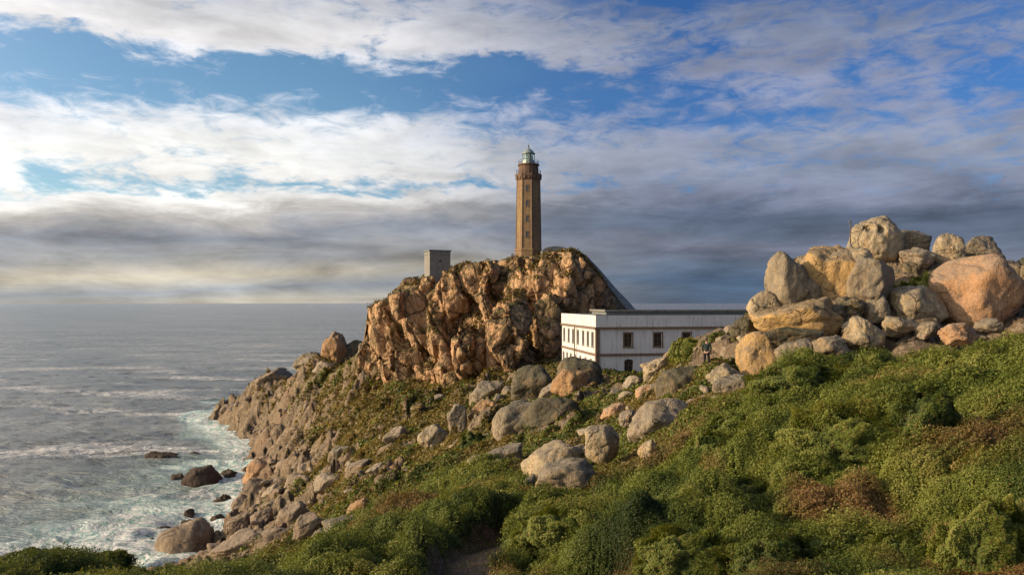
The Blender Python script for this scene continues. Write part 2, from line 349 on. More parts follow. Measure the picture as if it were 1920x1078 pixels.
# ------------------------------------------------------------------ materials
def new_mat(name):
    m = bpy.data.materials.new(name); m.use_nodes = True; nt = m.node_tree
    for nd in list(nt.nodes): nt.nodes.remove(nd)
    return m, NT(nt)
def finish(g_, col, rough=0.85, bump=None, bs=0.5, bd=0.1, spec=0.25, **kw):
    ins = {'Base Color': col, 'Roughness': rough, 'Specular IOR Level': spec}; ins.update(kw)
    b = g_.n('ShaderNodeBsdfPrincipled', ins)
    if bump is not None:
        bn = g_.n('ShaderNodeBump', {'Height': bump, 'Strength': bs, 'Distance': bd}); g_.nt.links.new(bn.outputs[0], b.inputs['Normal'])
    g_.n('ShaderNodeOutputMaterial', {'Surface': b.outputs[0]}); return b
def rock_mat(name, c1, c2, c3, lich=(.20, .19, .16), lich_amt=0.5, moss=0.15, scale=1.0, world=False, mossc=(.07, .075, .02)):
    CW = .06 if world else .016
    m, q = new_mat(name)
    if world: v = q.n('ShaderNodeNewGeometry').outputs['Position']
    else:
        tcn = q.n('ShaderNodeTexCoord').outputs['Object']; rnd = q.n('ShaderNodeObjectInfo').outputs['Random']
        v = q.n('ShaderNodeVectorMath', {0: tcn, 1: q.n('ShaderNodeCombineXYZ', {'X': q.m('MULTIPLY', rnd, 40), 'Y': q.m('MULTIPLY', rnd, 91), 'Z': rnd}).outputs[0]}, operation='ADD').outputs[0]
    a = q.noise(v, 0.45 * scale, 5, 0.6, 0.5); b = q.noise(v, 2.2 * scale, 6, 0.65, 0.3); f = q.noise(v, 14 * scale, 7, 0.75)
    stv = q.n('ShaderNodeMapping', {'Vector': v, 'Scale': (2.4, 2.4, 0.35)}).outputs[0]
    st = q.noise(stv, 1.1 * scale, 5, 0.6, 0.4)
    c = q.mix(q.smooth(a, 0.36, 0.62), c1, c2)
    c = q.mix(q.smooth(st, 0.48, 0.68, 0, 0.75), c, c3)
    c = q.mix(q.smooth(b, 0.50, 0.74, 0, 0.5), c, tuple(x * 0.45 for x in c1))
    nrm = q.n('ShaderNodeSeparateXYZ', {'Vector': q.n('ShaderNodeNewGeometry').outputs['Normal']}).outputs[2]
    if world: c = q.mix(q.smooth(q.noise(v, .5 * scale, 7, .68, .8), .50, .60, 0, .75), c, (.115, .095, .042))
    up = q.m('ADD', nrm, q.m('MULTIPLY', q.m('SUBTRACT', b, 0.5), 2.2))
    c = q.mix(q.m('MULTIPLY', q.smooth(up, 0.15, 0.75), lich_amt), c, lich)
    spk = q.smooth(f, 0.40, 0.62)
    c = q.mix(q.m('MULTIPLY', q.m('SUBTRACT', 1.0, spk), 0.55), c, q.mix(1.0, c, (.42, .40, .38), 'MULTIPLY'))
    c = q.mix(q.m('MULTIPLY', q.smooth(q.m('ADD', up, q.m('MULTIPLY', q.m('SUBTRACT', a, 0.5), 2.0)), 0.75, 1.15), moss), c, mossc)
    ck = q.n('ShaderNodeTexVoronoi', {'Vector': q.n('ShaderNodeVectorMath', {0: v, 1: q.n('ShaderNodeTexNoise', {'Vector': v, 'Scale': 1.4 * scale}).outputs['Color']}, operation='ADD').outputs[0], 'Scale': (0.55 if world else 0.3) * scale}, feature='DISTANCE_TO_EDGE').outputs['Distance']
    vv = q.n('ShaderNodeMapping', {'Vector': v, 'Rotation': (0, .35, 0), 'Scale': (1.9, 1.9, .42)}).outputs[0]
    vv = q.n('ShaderNodeVectorMath', {0: vv, 1: q.n('ShaderNodeTexNoise', {'Vector': v, 'Scale': 1.1 * scale, 'Detail': 5}).outputs['Color']}, operation='ADD').outputs[0]
    ck2 = q.n('ShaderNodeTexVoronoi', {'Vector': vv, 'Scale': 1.0 * scale}, feature='DISTANCE_TO_EDGE').outputs['Distance']
    crack = q.m('MULTIPLY', q.smooth(ck, 0.0, CW), q.smooth(ck2, 0.0, CW, .6, 1) if world else 1.0)
    c = q.mix(q.m('MULTIPLY', q.m('SUBTRACT', 1.0, crack), 0.6 if world else q.smooth(a, .44, .60, 0, .75)), c, (.04, .03, .02))
    hgt = q.m('ADD', q.m('ADD', q.m('MULTIPLY', b, 0.55), q.m('MULTIPLY', f, 0.22)), q.m('MULTIPLY', crack, 0.34 if world else q.smooth(a, .44, .60, 0, .3)))
    hgt = q.m('ADD', hgt, q.m('MULTIPLY', st, 0.35))
    finish(q, c, 0.9, hgt, 0.9, 0.40 / scale, 0.2); return m
M = {}
M['gold'] = rock_mat('rock_gold', (.62, .40, .16), (.48, .32, .15), (.70, .42, .13), lich_amt=.55, moss=.2)
M['cream'] = rock_mat('rock_cream', (.56, .44, .27), (.43, .34, .21), (.52, .34, .16), lich_amt=.45, moss=.1)
M['grey'] = rock_mat('rock_grey', (.35, .28, .185), (.25, .205, .14), (.44, .31, .17), lich_amt=.5, moss=.25)
M['rust'] = rock_mat('rock_rust', (.60, .34, .17), (.47, .29, .17), (.50, .34, .21), lich=(.30, .26, .20), lich_amt=.5, moss=.05)
M['dark'] = rock_mat('rock_dark', (.17, .14, .09), (.12, .105, .065), (.32, .21, .10), lich=(.10, .10, .07), lich_amt=.6, moss=.5)  # dark lichened rock; on a few boulders its tone stands in for shade
M['pale'] = rock_mat('rock_pale', (.46, .37, .26), (.36, .29, .20), (.40, .27, .15), lich=(.24, .22, .17), lich_amt=.35, moss=.1)
M['shore'] = rock_mat('rock_shore', (.36, .27, .18), (.25, .185, .125), (.42, .33, .22), lich=(.30, .25, .19), lich_amt=.4, moss=0.1, scale=.6)
M['wet'] = rock_mat('rock_wet', (.10, .07, .055), (.08, .06, .05), (.14, .09, .06), lich=(.10, .08, .05), lich_amt=.5, moss=0, scale=.6)
M['orange'] = rock_mat('rock_orange', (.50, .30, .13), (.42, .24, .12), (.34, .24, .15), lich_amt=.25, moss=.1)
M['outcrop'] = rock_mat('rock_outcrop', (.42, .31, .18), (.32, .25, .15), (.52, .35, .16), lich_amt=.5, moss=.3, scale=.9, world=True)
M['crag'] = rock_mat('rock_crag', (.70, .41, .21), (.54, .34, .18), (.76, .52, .29), lich=(.15, .125, .06), lich_amt=.85, moss=.85, scale=.40, world=True, mossc=(.075, .07, .02))

def solid(name, c, rough=.8, var=.25, sc=3.0, spec=.3, bump=.3, world=False, streak=0.0, **kw):
    m, q = new_mat(name); v = q.n('ShaderNodeTexCoord').outputs['Object']
    a = q.noise(v, sc, 5, .6); b = q.noise(v, sc * 7, 4, .6)
    f = q.m('ADD', 1 - var / 2, q.m('MULTIPLY', q.m('ADD', q.m('SUBTRACT', a, .5), q.m('MULTIPLY', q.m('SUBTRACT', b, .5), .5)), var * 2.2))
    if streak:
        stv = q.n('ShaderNodeMapping', {'Vector': v, 'Scale': (3.0, 3.0, 0.25)}).outputs[0]
        f = q.m('SUBTRACT', f, q.smooth(q.noise(stv, 1.0, 5, .65), .5, .75, 0, streak))
    cc = q.mix(1.0, c, q.n('ShaderNodeCombineColor', {'Red': f, 'Green': f, 'Blue': f}).outputs[0], 'MULTIPLY')
    finish(q, cc, rough, b, bump, .03, spec, **kw); return m
M['white'] = solid('white_render', (.66, .64, .60), .85, .22, .5, streak=.42)
M['stone_trim'] = solid('granite_trim', (.22, .15, .10), .85, .4, 2)
M['roof_dark'] = solid('roof_felt', (.11, .10, .075), .95, .6, .8)
M['concrete'] = solid('concrete', (.27, .25, .21), .9, .35, 1.0, streak=.3)
M['concrete_dark'] = solid('concrete_grey', (.20, .21, .20), .9, .35, 1.0, streak=.3)
M['glass_dark'] = solid('dark_glass', (.02, .025, .03), .15, .2, 1, .6, 0)
M['iron'] = solid('painted_iron', (.12, .10, .09), .6, .3, 4)
M['lantern_metal'] = solid('lantern_metal', (.30, .36, .33), .45, .3, 4, Metallic=.3)
M['brick_red'] = solid('red_brown_stone', (.165, .10, .06), .85, .4, 2)
def tower_mat():
    m, q = new_mat('tower_masonry'); v = q.n('ShaderNodeTexCoord').outputs['Object']; s = q.n('ShaderNodeSeparateXYZ', {'Vector': v}).outputs
    ang = q.m('ARCTAN2', s[0], s[1]); uv = q.n('ShaderNodeCombineXYZ', {'X': q.m('MULTIPLY', ang, 2.7), 'Y': s[2], 'Z': 0}).outputs[0]
    br = q.n('ShaderNodeTexBrick', {'Vector': uv, 'Color1': (.25, .15, .08, 1), 'Color2': (.18, .11, .06, 1), 'Mortar': (.20, .14, .08, 1), 'Scale': 1.0, 'Mortar Size': .02, 'Brick Width': 1.1, 'Row Height': .5})
    n = q.noise(v, .9, 5, .6); c = q.mix(q.smooth(n, .4, .7, 0, .6), br.outputs[0], (.19, .12, .065))
    st = q.noise(q.n('ShaderNodeMapping', {'Vector': v, 'Scale': (2, 2, .2)}).outputs[0], .9, 4, .6)
    c = q.mix(q.smooth(st, .48, .66, 0, .55), c, (.30, .24, .09))
    finish(q, c, .9, q.m('ADD', br.outputs['Fac'], n), .3, .05); return m
M['tower'] = tower_mat()

def leaf_mat(name, stops, dry=((.26, .15, .06), (.14, .07, .03))):
    m, q = new_mat(name); t = q.n('ShaderNodeAttribute', attribute_name='tint').outputs['Fac']; d = q.n('ShaderNodeAttribute', attribute_name='dryness').outputs['Fac']
    c = q.ramp(t, stops); dc = q.mix(t, dry[1], dry[0]); c = q.mix(d, c, dc)
    b = q.n('ShaderNodeBsdfPrincipled', {'Base Color': c, 'Roughness': .6, 'Specular IOR Level': .25})
    tr = q.n('ShaderNodeBsdfTranslucent', {'Color': q.mix(1.0, c, (1.3, 1.2, .5), 'MULTIPLY')})
    mx = q.n('ShaderNodeMixShader', {0: .28, 1: b.outputs[0], 2: tr.outputs[0]})
    q.n('ShaderNodeOutputMaterial', {'Surface': mx.outputs[0]}); return m
M['leaf'] = leaf_mat('heath_leaf', [(0, (.026, .043, .010)), (.35, (.074, .102, .018)), (.7, (.160, .184, .030)), (1, (.26, .25, .06))])
M['bush_leaf'] = leaf_mat('bush_leaf', [(0, (.030, .048, .011)), (.4, (.084, .112, .019)), (.8, (.172, .195, .031)), (1, (.27, .26, .06))])
M['grass'] = leaf_mat('slope_grass', [(0, (.085, .075, .022)), (.4, (.16, .135, .035)), (.75, (.23, .185, .055)), (1, (.30, .26, .07))])

def ground_mat():
    m, q = new_mat('coastal_ground'); v = q.n('ShaderNodeNewGeometry').outputs['Position']
    A = lambda s: q.n('ShaderNodeAttribute', attribute_name=s).outputs['Fac']
    n0 = q.noise(v, .045, 4, .6); n1 = q.noise(v, .28, 6, .65, .4); n2 = q.noise(v, 1.6, 6, .7, .3); n3 = q.noise(v, 7, 4, .65)
    grass = q.mix(q.smooth(n1, .38, .62), (.10, .08, .025), (.17, .13, .045))
    grass = q.mix(q.smooth(n2, .5, .66, 0, .8), grass, (.075, .065, .022)); grass = q.mix(q.smooth(n0, .48, .62, 0, .6), grass, (.17, .145, .04))
    green = q.mix(q.smooth(n2, .4, .65), (.028, .038, .010), (.065, .070, .018))
    veg = q.mix(A('green'), grass, green); veg = q.mix(q.m('MULTIPLY', A('dry'), .8), veg, (.15, .075, .035))
    rock = q.mix(q.smooth(n1, .38, .62), (.225, .16, .095), (.13, .10, .062)); rock = q.mix(q.smooth(n2, .50, .64, 0, .8), rock, (.40, .32, .22))
    rock = q.mix(q.smooth(n3, .5, .7, 0, .6), rock, (.10, .075, .055)); rock = q.mix(q.smooth(n0, .52, .66, 0, .5), rock, (.22, .14, .085))
    rr = q.smooth(q.m('ADD', A('rock'), q.m('MULTIPLY', q.m('SUBTRACT', n2, .5), 1.3)), .30, .62)
    c = q.mix(rr, veg, rock)
    bare = q.mix(q.smooth(n3, .4, .65), (.34, .21, .13), (.21, .13, .08)); c = q.mix(q.smooth(q.m('ADD', A('bare'), q.m('MULTIPLY', q.m('SUBTRACT', n2, .5), .8)), .35, .6), c, bare)
    hz = q.n('ShaderNodeSeparateXYZ', {'Vector': v}).outputs[2]
    wet = q.smooth(q.m('ADD', hz, q.m('MULTIPLY', n1, 4)), SEA + 2.2, SEA + 4.6, 0.75, 0)
    c = q.mix(wet, c, q.mix(1.0, c, (.38, .34, .32), 'MULTIPLY'))
    finish(q, c, q.m('SUBTRACT', .92, q.m('MULTIPLY', wet, .4)), q.m('ADD', q.m('ADD', n2, q.m('MULTIPLY', n3, .4)), q.m('MULTIPLY', n1, .8)), .9, .5, .2); return m
M['ground'] = ground_mat()

# ------------------------------------------------------------------ ground sheet
def polar(u0, u1, nu, d0, d1, nd):
    u = np.linspace(u0, u1, nu); d = np.exp(np.linspace(math.log(d0), math.log(d1), nd)); U, D = np.meshgrid(u, d)
    i = np.arange(nu - 1)[None] + np.arange(nd - 1)[:, None] * nu
    Fc = np.stack([i, i + 1, i + nu + 1, i + nu], -1).reshape(-1, 4)
    return (U * D).ravel(), D.ravel(), Fc
gx, gy, gF = polar(-1.25, 1.25, 1150, 1.6, 420, 820)
gz, g_rock, g_green, g_dry, g_bare = terrain(gx, gy)
# nudge the rock sheet sideways a little so ledges overhang and lose their grid look
V = np.stack([gx + g_rock * fbm(gx, gy, gz, sc=1 / 3.0, oct=3, seed=7) * .7, gy + g_rock * fbm(gx, gy, gz, sc=1 / 3.0, oct=3, seed=8) * .7, gz], 1)
me = npmesh('coast_ground', V, gF)
for nme, vals in (('rock', g_rock), ('green', g_green), ('dry', g_dry), ('bare', g_bare)): attr(me, nme, vals)
tag(link('ground', me, M['ground']), kind='structure')

# ------------------------------------------------------------------ sea
def sea_mat():
    m, q = new_mat('sea_water'); v = q.n('ShaderNodeNewGeometry').outputs['Position']
    sh = q.n('ShaderNodeAttribute', attribute_name='shore').outputs['Fac']; cr = q.n('ShaderNodeAttribute', attribute_name='crest').outputs['Fac']
    wv = q.n('ShaderNodeMapping', {'Vector': v, 'Rotation': (0, 0, .25), 'Scale': (.40, 1, 1)}).outputs[0]
    w1 = q.noise(wv, .22, 6, .62, .6); w2 = q.noise(wv, 1.2, 5, .65, .4); n0 = q.noise(wv, .014, 4, .55, .6); n1 = q.noise(wv, .05, 5, .6, .8)
    nf = q.noise(v, .16, 7, .68, 1.6); nf2 = q.noise(v, .8, 6, .7, 1.0)
    lace = q.m('ABSOLUTE', q.m('SUBTRACT', nf, .5)); lace2 = q.m('ABSOLUTE', q.m('SUBTRACT', q.noise(v, .42, 6, .65, 1.2), .5))
    foam = q.m('MULTIPLY', q.smooth(lace, .10, .0), q.smooth(sh, .16, .62))
    foam = q.m('MAXIMUM', foam, q.m('MULTIPLY', q.smooth(lace2, .07, .0), q.smooth(q.m('ADD', sh, q.m('MULTIPLY', n1, .6)), .50, .95)))
    foam = q.m('MAXIMUM', foam, q.smooth(q.m('ADD', sh, q.m('MULTIPLY', q.m('SUBTRACT', nf, .5), 3.2)), .96, 1.16))
    foam = q.m('MAXIMUM', foam, q.m('MULTIPLY', cr, q.smooth(q.m('ADD', nf, q.m('MULTIPLY', nf2, .35)), .55, .78)))
    foam = q.m('MULTIPLY', foam, q.smooth(nf2, .34, .60, .15, 1))
    deep = q.mix(q.smooth(n0, .4, .62), (.125, .135, .122), (.20, .205, .18)); teal = q.mix(q.smooth(n1, .40, .60), (.07, .22, .20), (.20, .44, .38))
    c = q.mix(q.smooth(sh, .08, .60, 0, .95), deep, teal); c = q.mix(foam, c, (.86, .83, .76))
    rough = q.m('ADD', .26, q.m('MULTIPLY', foam, .6))
    finish(q, c, rough, q.m('ADD', w1, q.m('MULTIPLY', w2, .35)), 1.0, 2.6, .5); return m
M['sea'] = sea_mat()
sx, sy, sF = polar(-1.9, 1.5, 900, 70, 70000, 1050)
def sea_wave(x, y):
    a = 0; fade = 1 / (1 + (y / 900.0) ** 2)
    for k, (lx, ly, am, sd_) in enumerate(((38, 14, 1.25, 1), (17, 7, .75, 2), (7, 3.2, .42, 3))):
        c_, s_ = math.cos(.25 - .1 * k), math.sin(.25 - .1 * k); X_ = (x * c_ + y * s_) / lx; Y_ = (-x * s_ + y * c_) / ly
        nn = perlin(X_ + .4 * perlin(X_ * .5, Y_ * .5, seed=sd_ + 30), Y_, seed=sd_)
        a = a + am * (1 - 2.2 * np.abs(nn)) * np.clip(1.4 - y / (260 * ly), 0, 1)
    return a * fade
sz = sea_wave(sx, sy); dep = np.where(sy < 415, SEA - coarse_z(sx, sy), 20.0)
shore = sstep(12, -.5, dep + fbm(sx, sy, sc=1 / 30., oct=3, seed=77) * 5); shore = np.where(sy < 400, shore, 0)
inbay = sstep(340, 170, sy) * .34 * sstep(-170, -60, sx)
shore = np.clip(shore + inbay, 0, 1) * sstep(420, 330, sy)
cw = perlin(sx / 75, sy / 26, seed=501) + .4 * perlin(sx / 30, sy / 9, seed=502)
crest = sstep(.10, .50, cw) * sstep(1300, 250, sy)
sme = npmesh('sea', np.stack([sx, sy, SEA + sz * (.7 + .5 * shore)], 1), sF); attr(sme, 'shore', shore); attr(sme, 'crest', crest)
tag(link('sea', sme, M['sea']), kind='structure')

# ------------------------------------------------------------------ rocks
_ico = {}
def ico(sub):
    if sub not in _ico:
        bm = bmesh.new(); bmesh.ops.create_icosphere(bm, subdivisions=sub, radius=1)
        _ico[sub] = (np.array([v.co[:] for v in bm.verts]), np.array([[v.index for v in f.verts] for f in bm.faces])); bm.free()
    return _ico[sub]
def rotm(ax, ay, az): return np.array((Matrix.Rotation(az, 3, 'Z') @ Matrix.Rotation(ay, 3, 'Y') @ Matrix.Rotation(ax, 3, 'X')))
def boulder_pts(seed, sub, dims, facets=12, sharp=9.0, rough=.05, lean=0.0, lo=.55, holes=(), shear=0.0):
    """a granite boulder: a ball cut by rounded planes, weathered, filling the box dims"""
    rs = np.random.RandomState(seed); D, Fc = ico(sub)
    sharp = sharp * 2.6; j3 = rotm(*rs.uniform(-.5, .5, 3)); jn = np.concatenate([j3, -j3])
    n = rs.normal(size=(facets, 3)); n = np.concatenate([n, jn]); n /= np.linalg.norm(n, axis=1)[:, None]; off = np.concatenate([rs.uniform(lo, .98, facets), rs.uniform(lo + .05, .92, 6)])
    o_ = seed * 1.37; Dw = D + .10 * np.stack([perlin(D[:, 0] * 1.2 + o_, D[:, 1] * 1.2, D[:, 2] * 1.2, seed + k) for k in (1, 2, 3)], 1)
    t = np.maximum(Dw @ n.T, 0) / off; r = (np.sum(t ** sharp, 1) + 1) ** (-1 / sharp)
    Pn = D * r[:, None]
    o = seed * 3.71
    r2 = 1 + rough * (fbm(D[:, 0] + o, D[:, 1], D[:, 2], sc=1.4, oct=5, gain=.52, seed=seed) * 1.5)
    ridge = 1 - np.abs(perlin(D[:, 0] * 1.3 + o, D[:, 1] * 1.3, D[:, 2] * 1.3, seed + 5)) * 9
    r2 = r2 - np.clip(ridge, 0, 1) * (rough * .9 + .02)
    f1_, e_, r1_, O_ = worley3(D * 1.0 + o, 1.7, seed); r2 = r2 + (r1_ - .5) * (rough * .9 + .015) - sstep(.10, 0, e_) * (.012 + rough * .35)
    Pn = Pn * r2[:, None]
    if lean: Pn = Pn @ rotm(0, lean, 0).T
    mn, mx = Pn.min(0), Pn.max(0); Pn = (Pn - (mn + mx) / 2) / (mx - mn) * np.array(dims)
    if shear: Pn[:, 0] += Pn[:, 2] * shear
    s = min(dims)
    nn = D
    Pn = Pn + nn * (fbm(Pn[:, 0] + o, Pn[:, 1], Pn[:, 2], sc=2.2 / max(s, .5), oct=5, gain=.55, seed=seed + 9) * s * (rough * .45 + .012))[:, None]
    for hx, hz, hr in holes:       # weathered hollows on the camera side
        w = np.exp(-(((Pn[:, 0] - hx) ** 2 + (Pn[:, 2] - hz) ** 2) / hr ** 2) ** 2) * (Pn[:, 1] < 0); Pn[:, 1] += w * hr * 3.2
    return Pn, Fc

# fused bedrock: many leaning blocks grown together, then fractured
def bedrock(name, SIL, FRT, PXS, blocks, S_, voxel, mat, bottom, seed, nrand, prange, top_t=1.0, q_=1.0):
    SIL = np.array(SIL, float); FRT = np.array(FRT, float); nt = 26
    sil_y = lambda px: np.interp(px, SIL[:, 0], SIL[:, 1]); frt = lambda px: np.interp(px, FRT[:, 0], FRT[:, 1])
    bm = bmesh.new()
    def zt(px, k):
        f0 = frt(px); d = f0 + k / nt * 58 * S_; s = (HY - sil_y(px) - 6) / F * (f0 + 22 * S_); b = float(coarse_z(np.array([(px - HX) / F * d]), np.array([d]))[0]) - 2.5 * S_
        t = (d - f0) / S_; w = (sstep(0, 1, np.array(t / 17.0)) ** .75 if t < 34 else sstep(58, 36, np.array(t)))
        return d, b + max(s - b, 0) * float(w)
    grid = []
    for px in PXS:
        row = []
        for k in range(nt + 1):
            d, z = zt(px, k); row.append(bm.verts.new(((px - HX) / F * d, d, z)))
        grid.append(row)
    bot = [[bm.verts.new((v.co.x, v.co.y, bottom)) for v in row] for row in grid]
    a, b = len(grid) - 1, nt
    for i in range(a):
        for k in range(b):
            bm.faces.new((grid[i][k], grid[i + 1][k], grid[i + 1][k + 1], grid[i][k + 1])); bm.faces.new((bot[i][k + 1], bot[i + 1][k + 1], bot[i + 1][k], bot[i][k]))
    for i in range(a):
        bm.faces.new((bot[i][0], bot[i + 1][0], grid[i + 1][0], grid[i][0])); bm.faces.new((grid[i][b], grid[i + 1][b], bot[i + 1][b], bot[i][b]))
    for k in range(b):
        bm.faces.new((grid[0][k], grid[0][k + 1], bot[0][k + 1], bot[0][k])); bm.faces.new((bot[a][k], bot[a][k + 1], grid[a][k + 1], grid[a][k]))
    rs = np.random.RandomState(seed); blocks = list(blocks); p0, p1, yb0, yb1 = prange
    for _ in range(nrand):
        px = rs.uniform(p0, p1); t = rs.uniform(0, 1) ** .8; top = sil_y(px); base = yb0 + (yb1 - yb0) * (px - p0) / (p1 - p0)
        py = base + (top + 12 - base) * t; blocks.append((px, py, rs.uniform(22, 56), rs.uniform(38, 120), float(frt(px)) + (t * 15 + rs.uniform(-1, 1.5)) * S_, -.25 + rs.normal() * .28))
    for k, (px, py, w, h, d, ln) in enumerate(blocks):
        c = P(px, py, d); sx_, sz_ = w / F * d * 1.05, h / F * d * 1.02
        Pn, Fc = boulder_pts(100 + k + seed, 3, (sx_, max(sx_, 3.5 * S_) * 1.15, sz_), 9, 20, .03, 0, .45)
        Pn = Pn @ rotm(-.15, -ln, rs.uniform(-.5, .5)).T + np.array(c)
        vs = [bm.verts.new(p_) for p_ in Pn]
        for f in Fc: bm.faces.new([vs[i] for i in f])
    me = bpy.data.meshes.new('tmp'); bm.normal_update(); bm.to_mesh(me); bm.free()
    o = bpy.data.objects.new('tmp', me); COL.objects.link(o)
    r = o.modifiers.new('r', 'REMESH'); r.mode = 'VOXEL'; r.voxel_size = voxel; r.adaptivity = 0
    ev = o.evaluated_get(bpy.context.evaluated_depsgraph_get()); m2 = bpy.data.meshes.new_from_object(ev); bpy.data.objects.remove(o)
    n = len(m2.vertices); A = np.empty(n * 3, np.float32); m2.vertices.foreach_get('co', A); A = A.reshape(-1, 3).astype(float)
    N = np.empty(n * 3, np.float32); m2.vertices.foreach_get('normal', N); N = N.reshape(-1, 3)
    Q = A / S_; Q[:, 0] += .30 * Q[:, 2]; Q[:, 2] *= .45
    Q = Q + np.stack([fbm(Q[:, 0], Q[:, 1], Q[:, 2], sc=.35, oct=2, seed=k) for k in (3, 4, 5)], 1) * .35
    disp = 0
    for sc, am, sd_ in ((.17, 2.6, 1), (.42, .75, 2), (1.1, .22, 3)):
        f1, e, r1, O = worley3(Q, sc, sd_); disp = disp + am * ((r1 - .5) * .9 + O[:, 0] * (r1 - .35) * 1.3 + O[:, 2] * (r1 - .6) * .8 - .55 * sstep(.12, 0, e))
    disp = disp + .16 * fbm(A[:, 0] / S_, A[:, 1] / S_, A[:, 2] / S_, sc=1.1, oct=4, seed=9)
    A = A + N * disp[:, None] * .8 * S_ * q_
    px = HX + F * A[:, 0] / A[:, 1]; lim = (HY - sil_y(px) + 1.5 * perlin(px / 9, px * 0, seed=5)) / F * A[:, 1]
    A[:, 2] = np.where(A[:, 2] > lim, lim + (A[:, 2] - lim) * .12, A[:, 2])
    m2.vertices.foreach_set('co', A.astype(np.float32).ravel()); m2.polygons.foreach_set('use_smooth', np.ones(len(m2.polygons), bool)); m2.update()
    m2.materials.clear(); m2.name = 'bedrock'
    return tag(link(name, m2, M[mat]), kind='structure')
cliff = bedrock('cliff', [(640, 740), (684, 640), (690, 578), (700, 572), (745, 547), (758, 527), (800, 512), (850, 500), (900, 491), (960, 484), (1005, 480), (1030, 473), (1075, 474), (1092, 484), (1114, 509), (1150, 549), (1176, 577), (1192, 592), (1230, 640)],
    [(640, 186), (690, 181), (760, 170), (830, 158), (900, 149), (960, 143), (1060, 142), (1120, 146), (1230, 156)], np.arange(672, 1212, 9.0),
    [(955, 622, 82, 160, 140, .03), (878, 655, 54, 105, 147, .05), (792, 590, 96, 135, 164, .12), (735, 625, 78, 155, 174, .08), (905, 525, 90, 80, 157, -.6), (860, 545, 70, 110, 160, -.35), (1062, 545, 50, 160, 145, -.2),
     (1012, 530, 60, 110, 149, -.15), (985, 545, 40, 90, 150, .1), (1100, 560, 48, 110, 148, -.35), (712, 600, 34, 90, 181, .1), (1085, 520, 50, 80, 152, -.4), (830, 620, 66, 100, 160, .1), (770, 680, 80, 80, 168, .3), (1030, 610, 44, 110, 142, 0), (915, 600, 40, 120, 150, .25), (990, 500, 70, 50, 158, -.2), (1045, 495, 60, 50, 156, -.3)],
    1.0, .32, 'crag', -34, 8, 80, (690, 1150, 740, 666))
bedrock('rock_outcrop', [(1370, 660), (1410, 610), (1440, 562), (1462, 510), (1490, 486), (1530, 474), (1600, 466), (1660, 462), (1700, 468), (1760, 480), (1850, 484), (1900, 492), (1960, 510), (2060, 560)],
    [(1370, 50.5), (1500, 51), (1600, 52), (1700, 50), (1800, 49), (2060, 50)], np.arange(1395, 2040, 10.0),
    [(1500, 560, 90, 120, 50, .4), (1560, 600, 120, 60, 48, .3), (1880, 540, 70, 110, 52, -.2), (1800, 500, 90, 50, 53, .2)],
    .27, .11, 'outcrop', -6, 30, 46, (1430, 1930, 636, 610), q_=.8)


# ------------------------------------------------------------------ boxes, prisms
def bm_box(bm, x0, x1, y0, y1, z0, z1, bev=0.0):
    vs = [bm.verts.new((x, y, z)) for z in (z0, z1) for (x, y) in ((x0, y0), (x1, y0), (x1, y1), (x0, y1))]
    fs = [(3, 2, 1, 0), (4, 5, 6, 7), (0, 1, 5, 4), (1, 2, 6, 5), (2, 3, 7, 6), (3, 0, 4, 7)]
    for f in fs: bm.faces.new([vs[i] for i in f])
def bm_prism(bm, prof, n=8, rot=None, cx=0, cy=0, cap=True):
    """prof: list of (z, across-flats radius)"""
    rot = math.pi / n if rot is None else rot; k = 1 / math.cos(math.pi / n); rings = []
    for z, r in prof: rings.append([bm.verts.new((cx + r * k * math.cos(rot + 2 * math.pi * i / n), cy + r * k * math.sin(rot + 2 * math.pi * i / n), z)) for i in range(n)])
    for a, b in zip(rings[:-1], rings[1:]):
        for i in range(n): bm.faces.new((a[i], a[(i + 1) % n], b[(i + 1) % n], b[i]))
    if cap: bm.faces.new(list(reversed(rings[0]))); bm.faces.new(rings[-1])
def bm_tube(bm, p0, p1, r, n=8):
    p0, p1 = Vector(p0), Vector(p1); q = (p1 - p0).to_track_quat('Z', 'Y'); L = (p1 - p0).length
    a = [bm.verts.new(p0 + q @ Vector((r * math.cos(2 * math.pi * i / n), r * math.sin(2 * math.pi * i / n), 0))) for i in range(n)]
    b = [bm.verts.new(p0 + q @ Vector((r * math.cos(2 * math.pi * i / n), r * math.sin(2 * math.pi * i / n), L))) for i in range(n)]
    for i in range(n): bm.faces.new((a[i], a[(i + 1) % n], b[(i + 1) % n], b[i]))
    bm.faces.new(list(reversed(a))); bm.faces.new(b)
def mobj(name, fn, mat, parent=None, smooth=False, loc=None, rot=None):
    bm = bmesh.new(); fn(bm); bmesh.ops.recalc_face_normals(bm, faces=bm.faces); me = bpy.data.meshes.new(name); bm.to_mesh(me); bm.free()
    if smooth: me.polygons.foreach_set('use_smooth', np.ones(len(me.polygons), bool))
    o = link(name, me, M[mat] if isinstance(mat, str) else mat, parent, loc)
    if rot: o.rotation_euler = rot
    return o
def empty(name, loc, rz=0, label=None, cat=None, group=None):
    o = bpy.data.objects.new(name, None); COL.objects.link(o); o.location = loc; o.rotation_euler = (0, 0, rz); o.empty_display_size = .5
    return tag(o, label, cat, group)

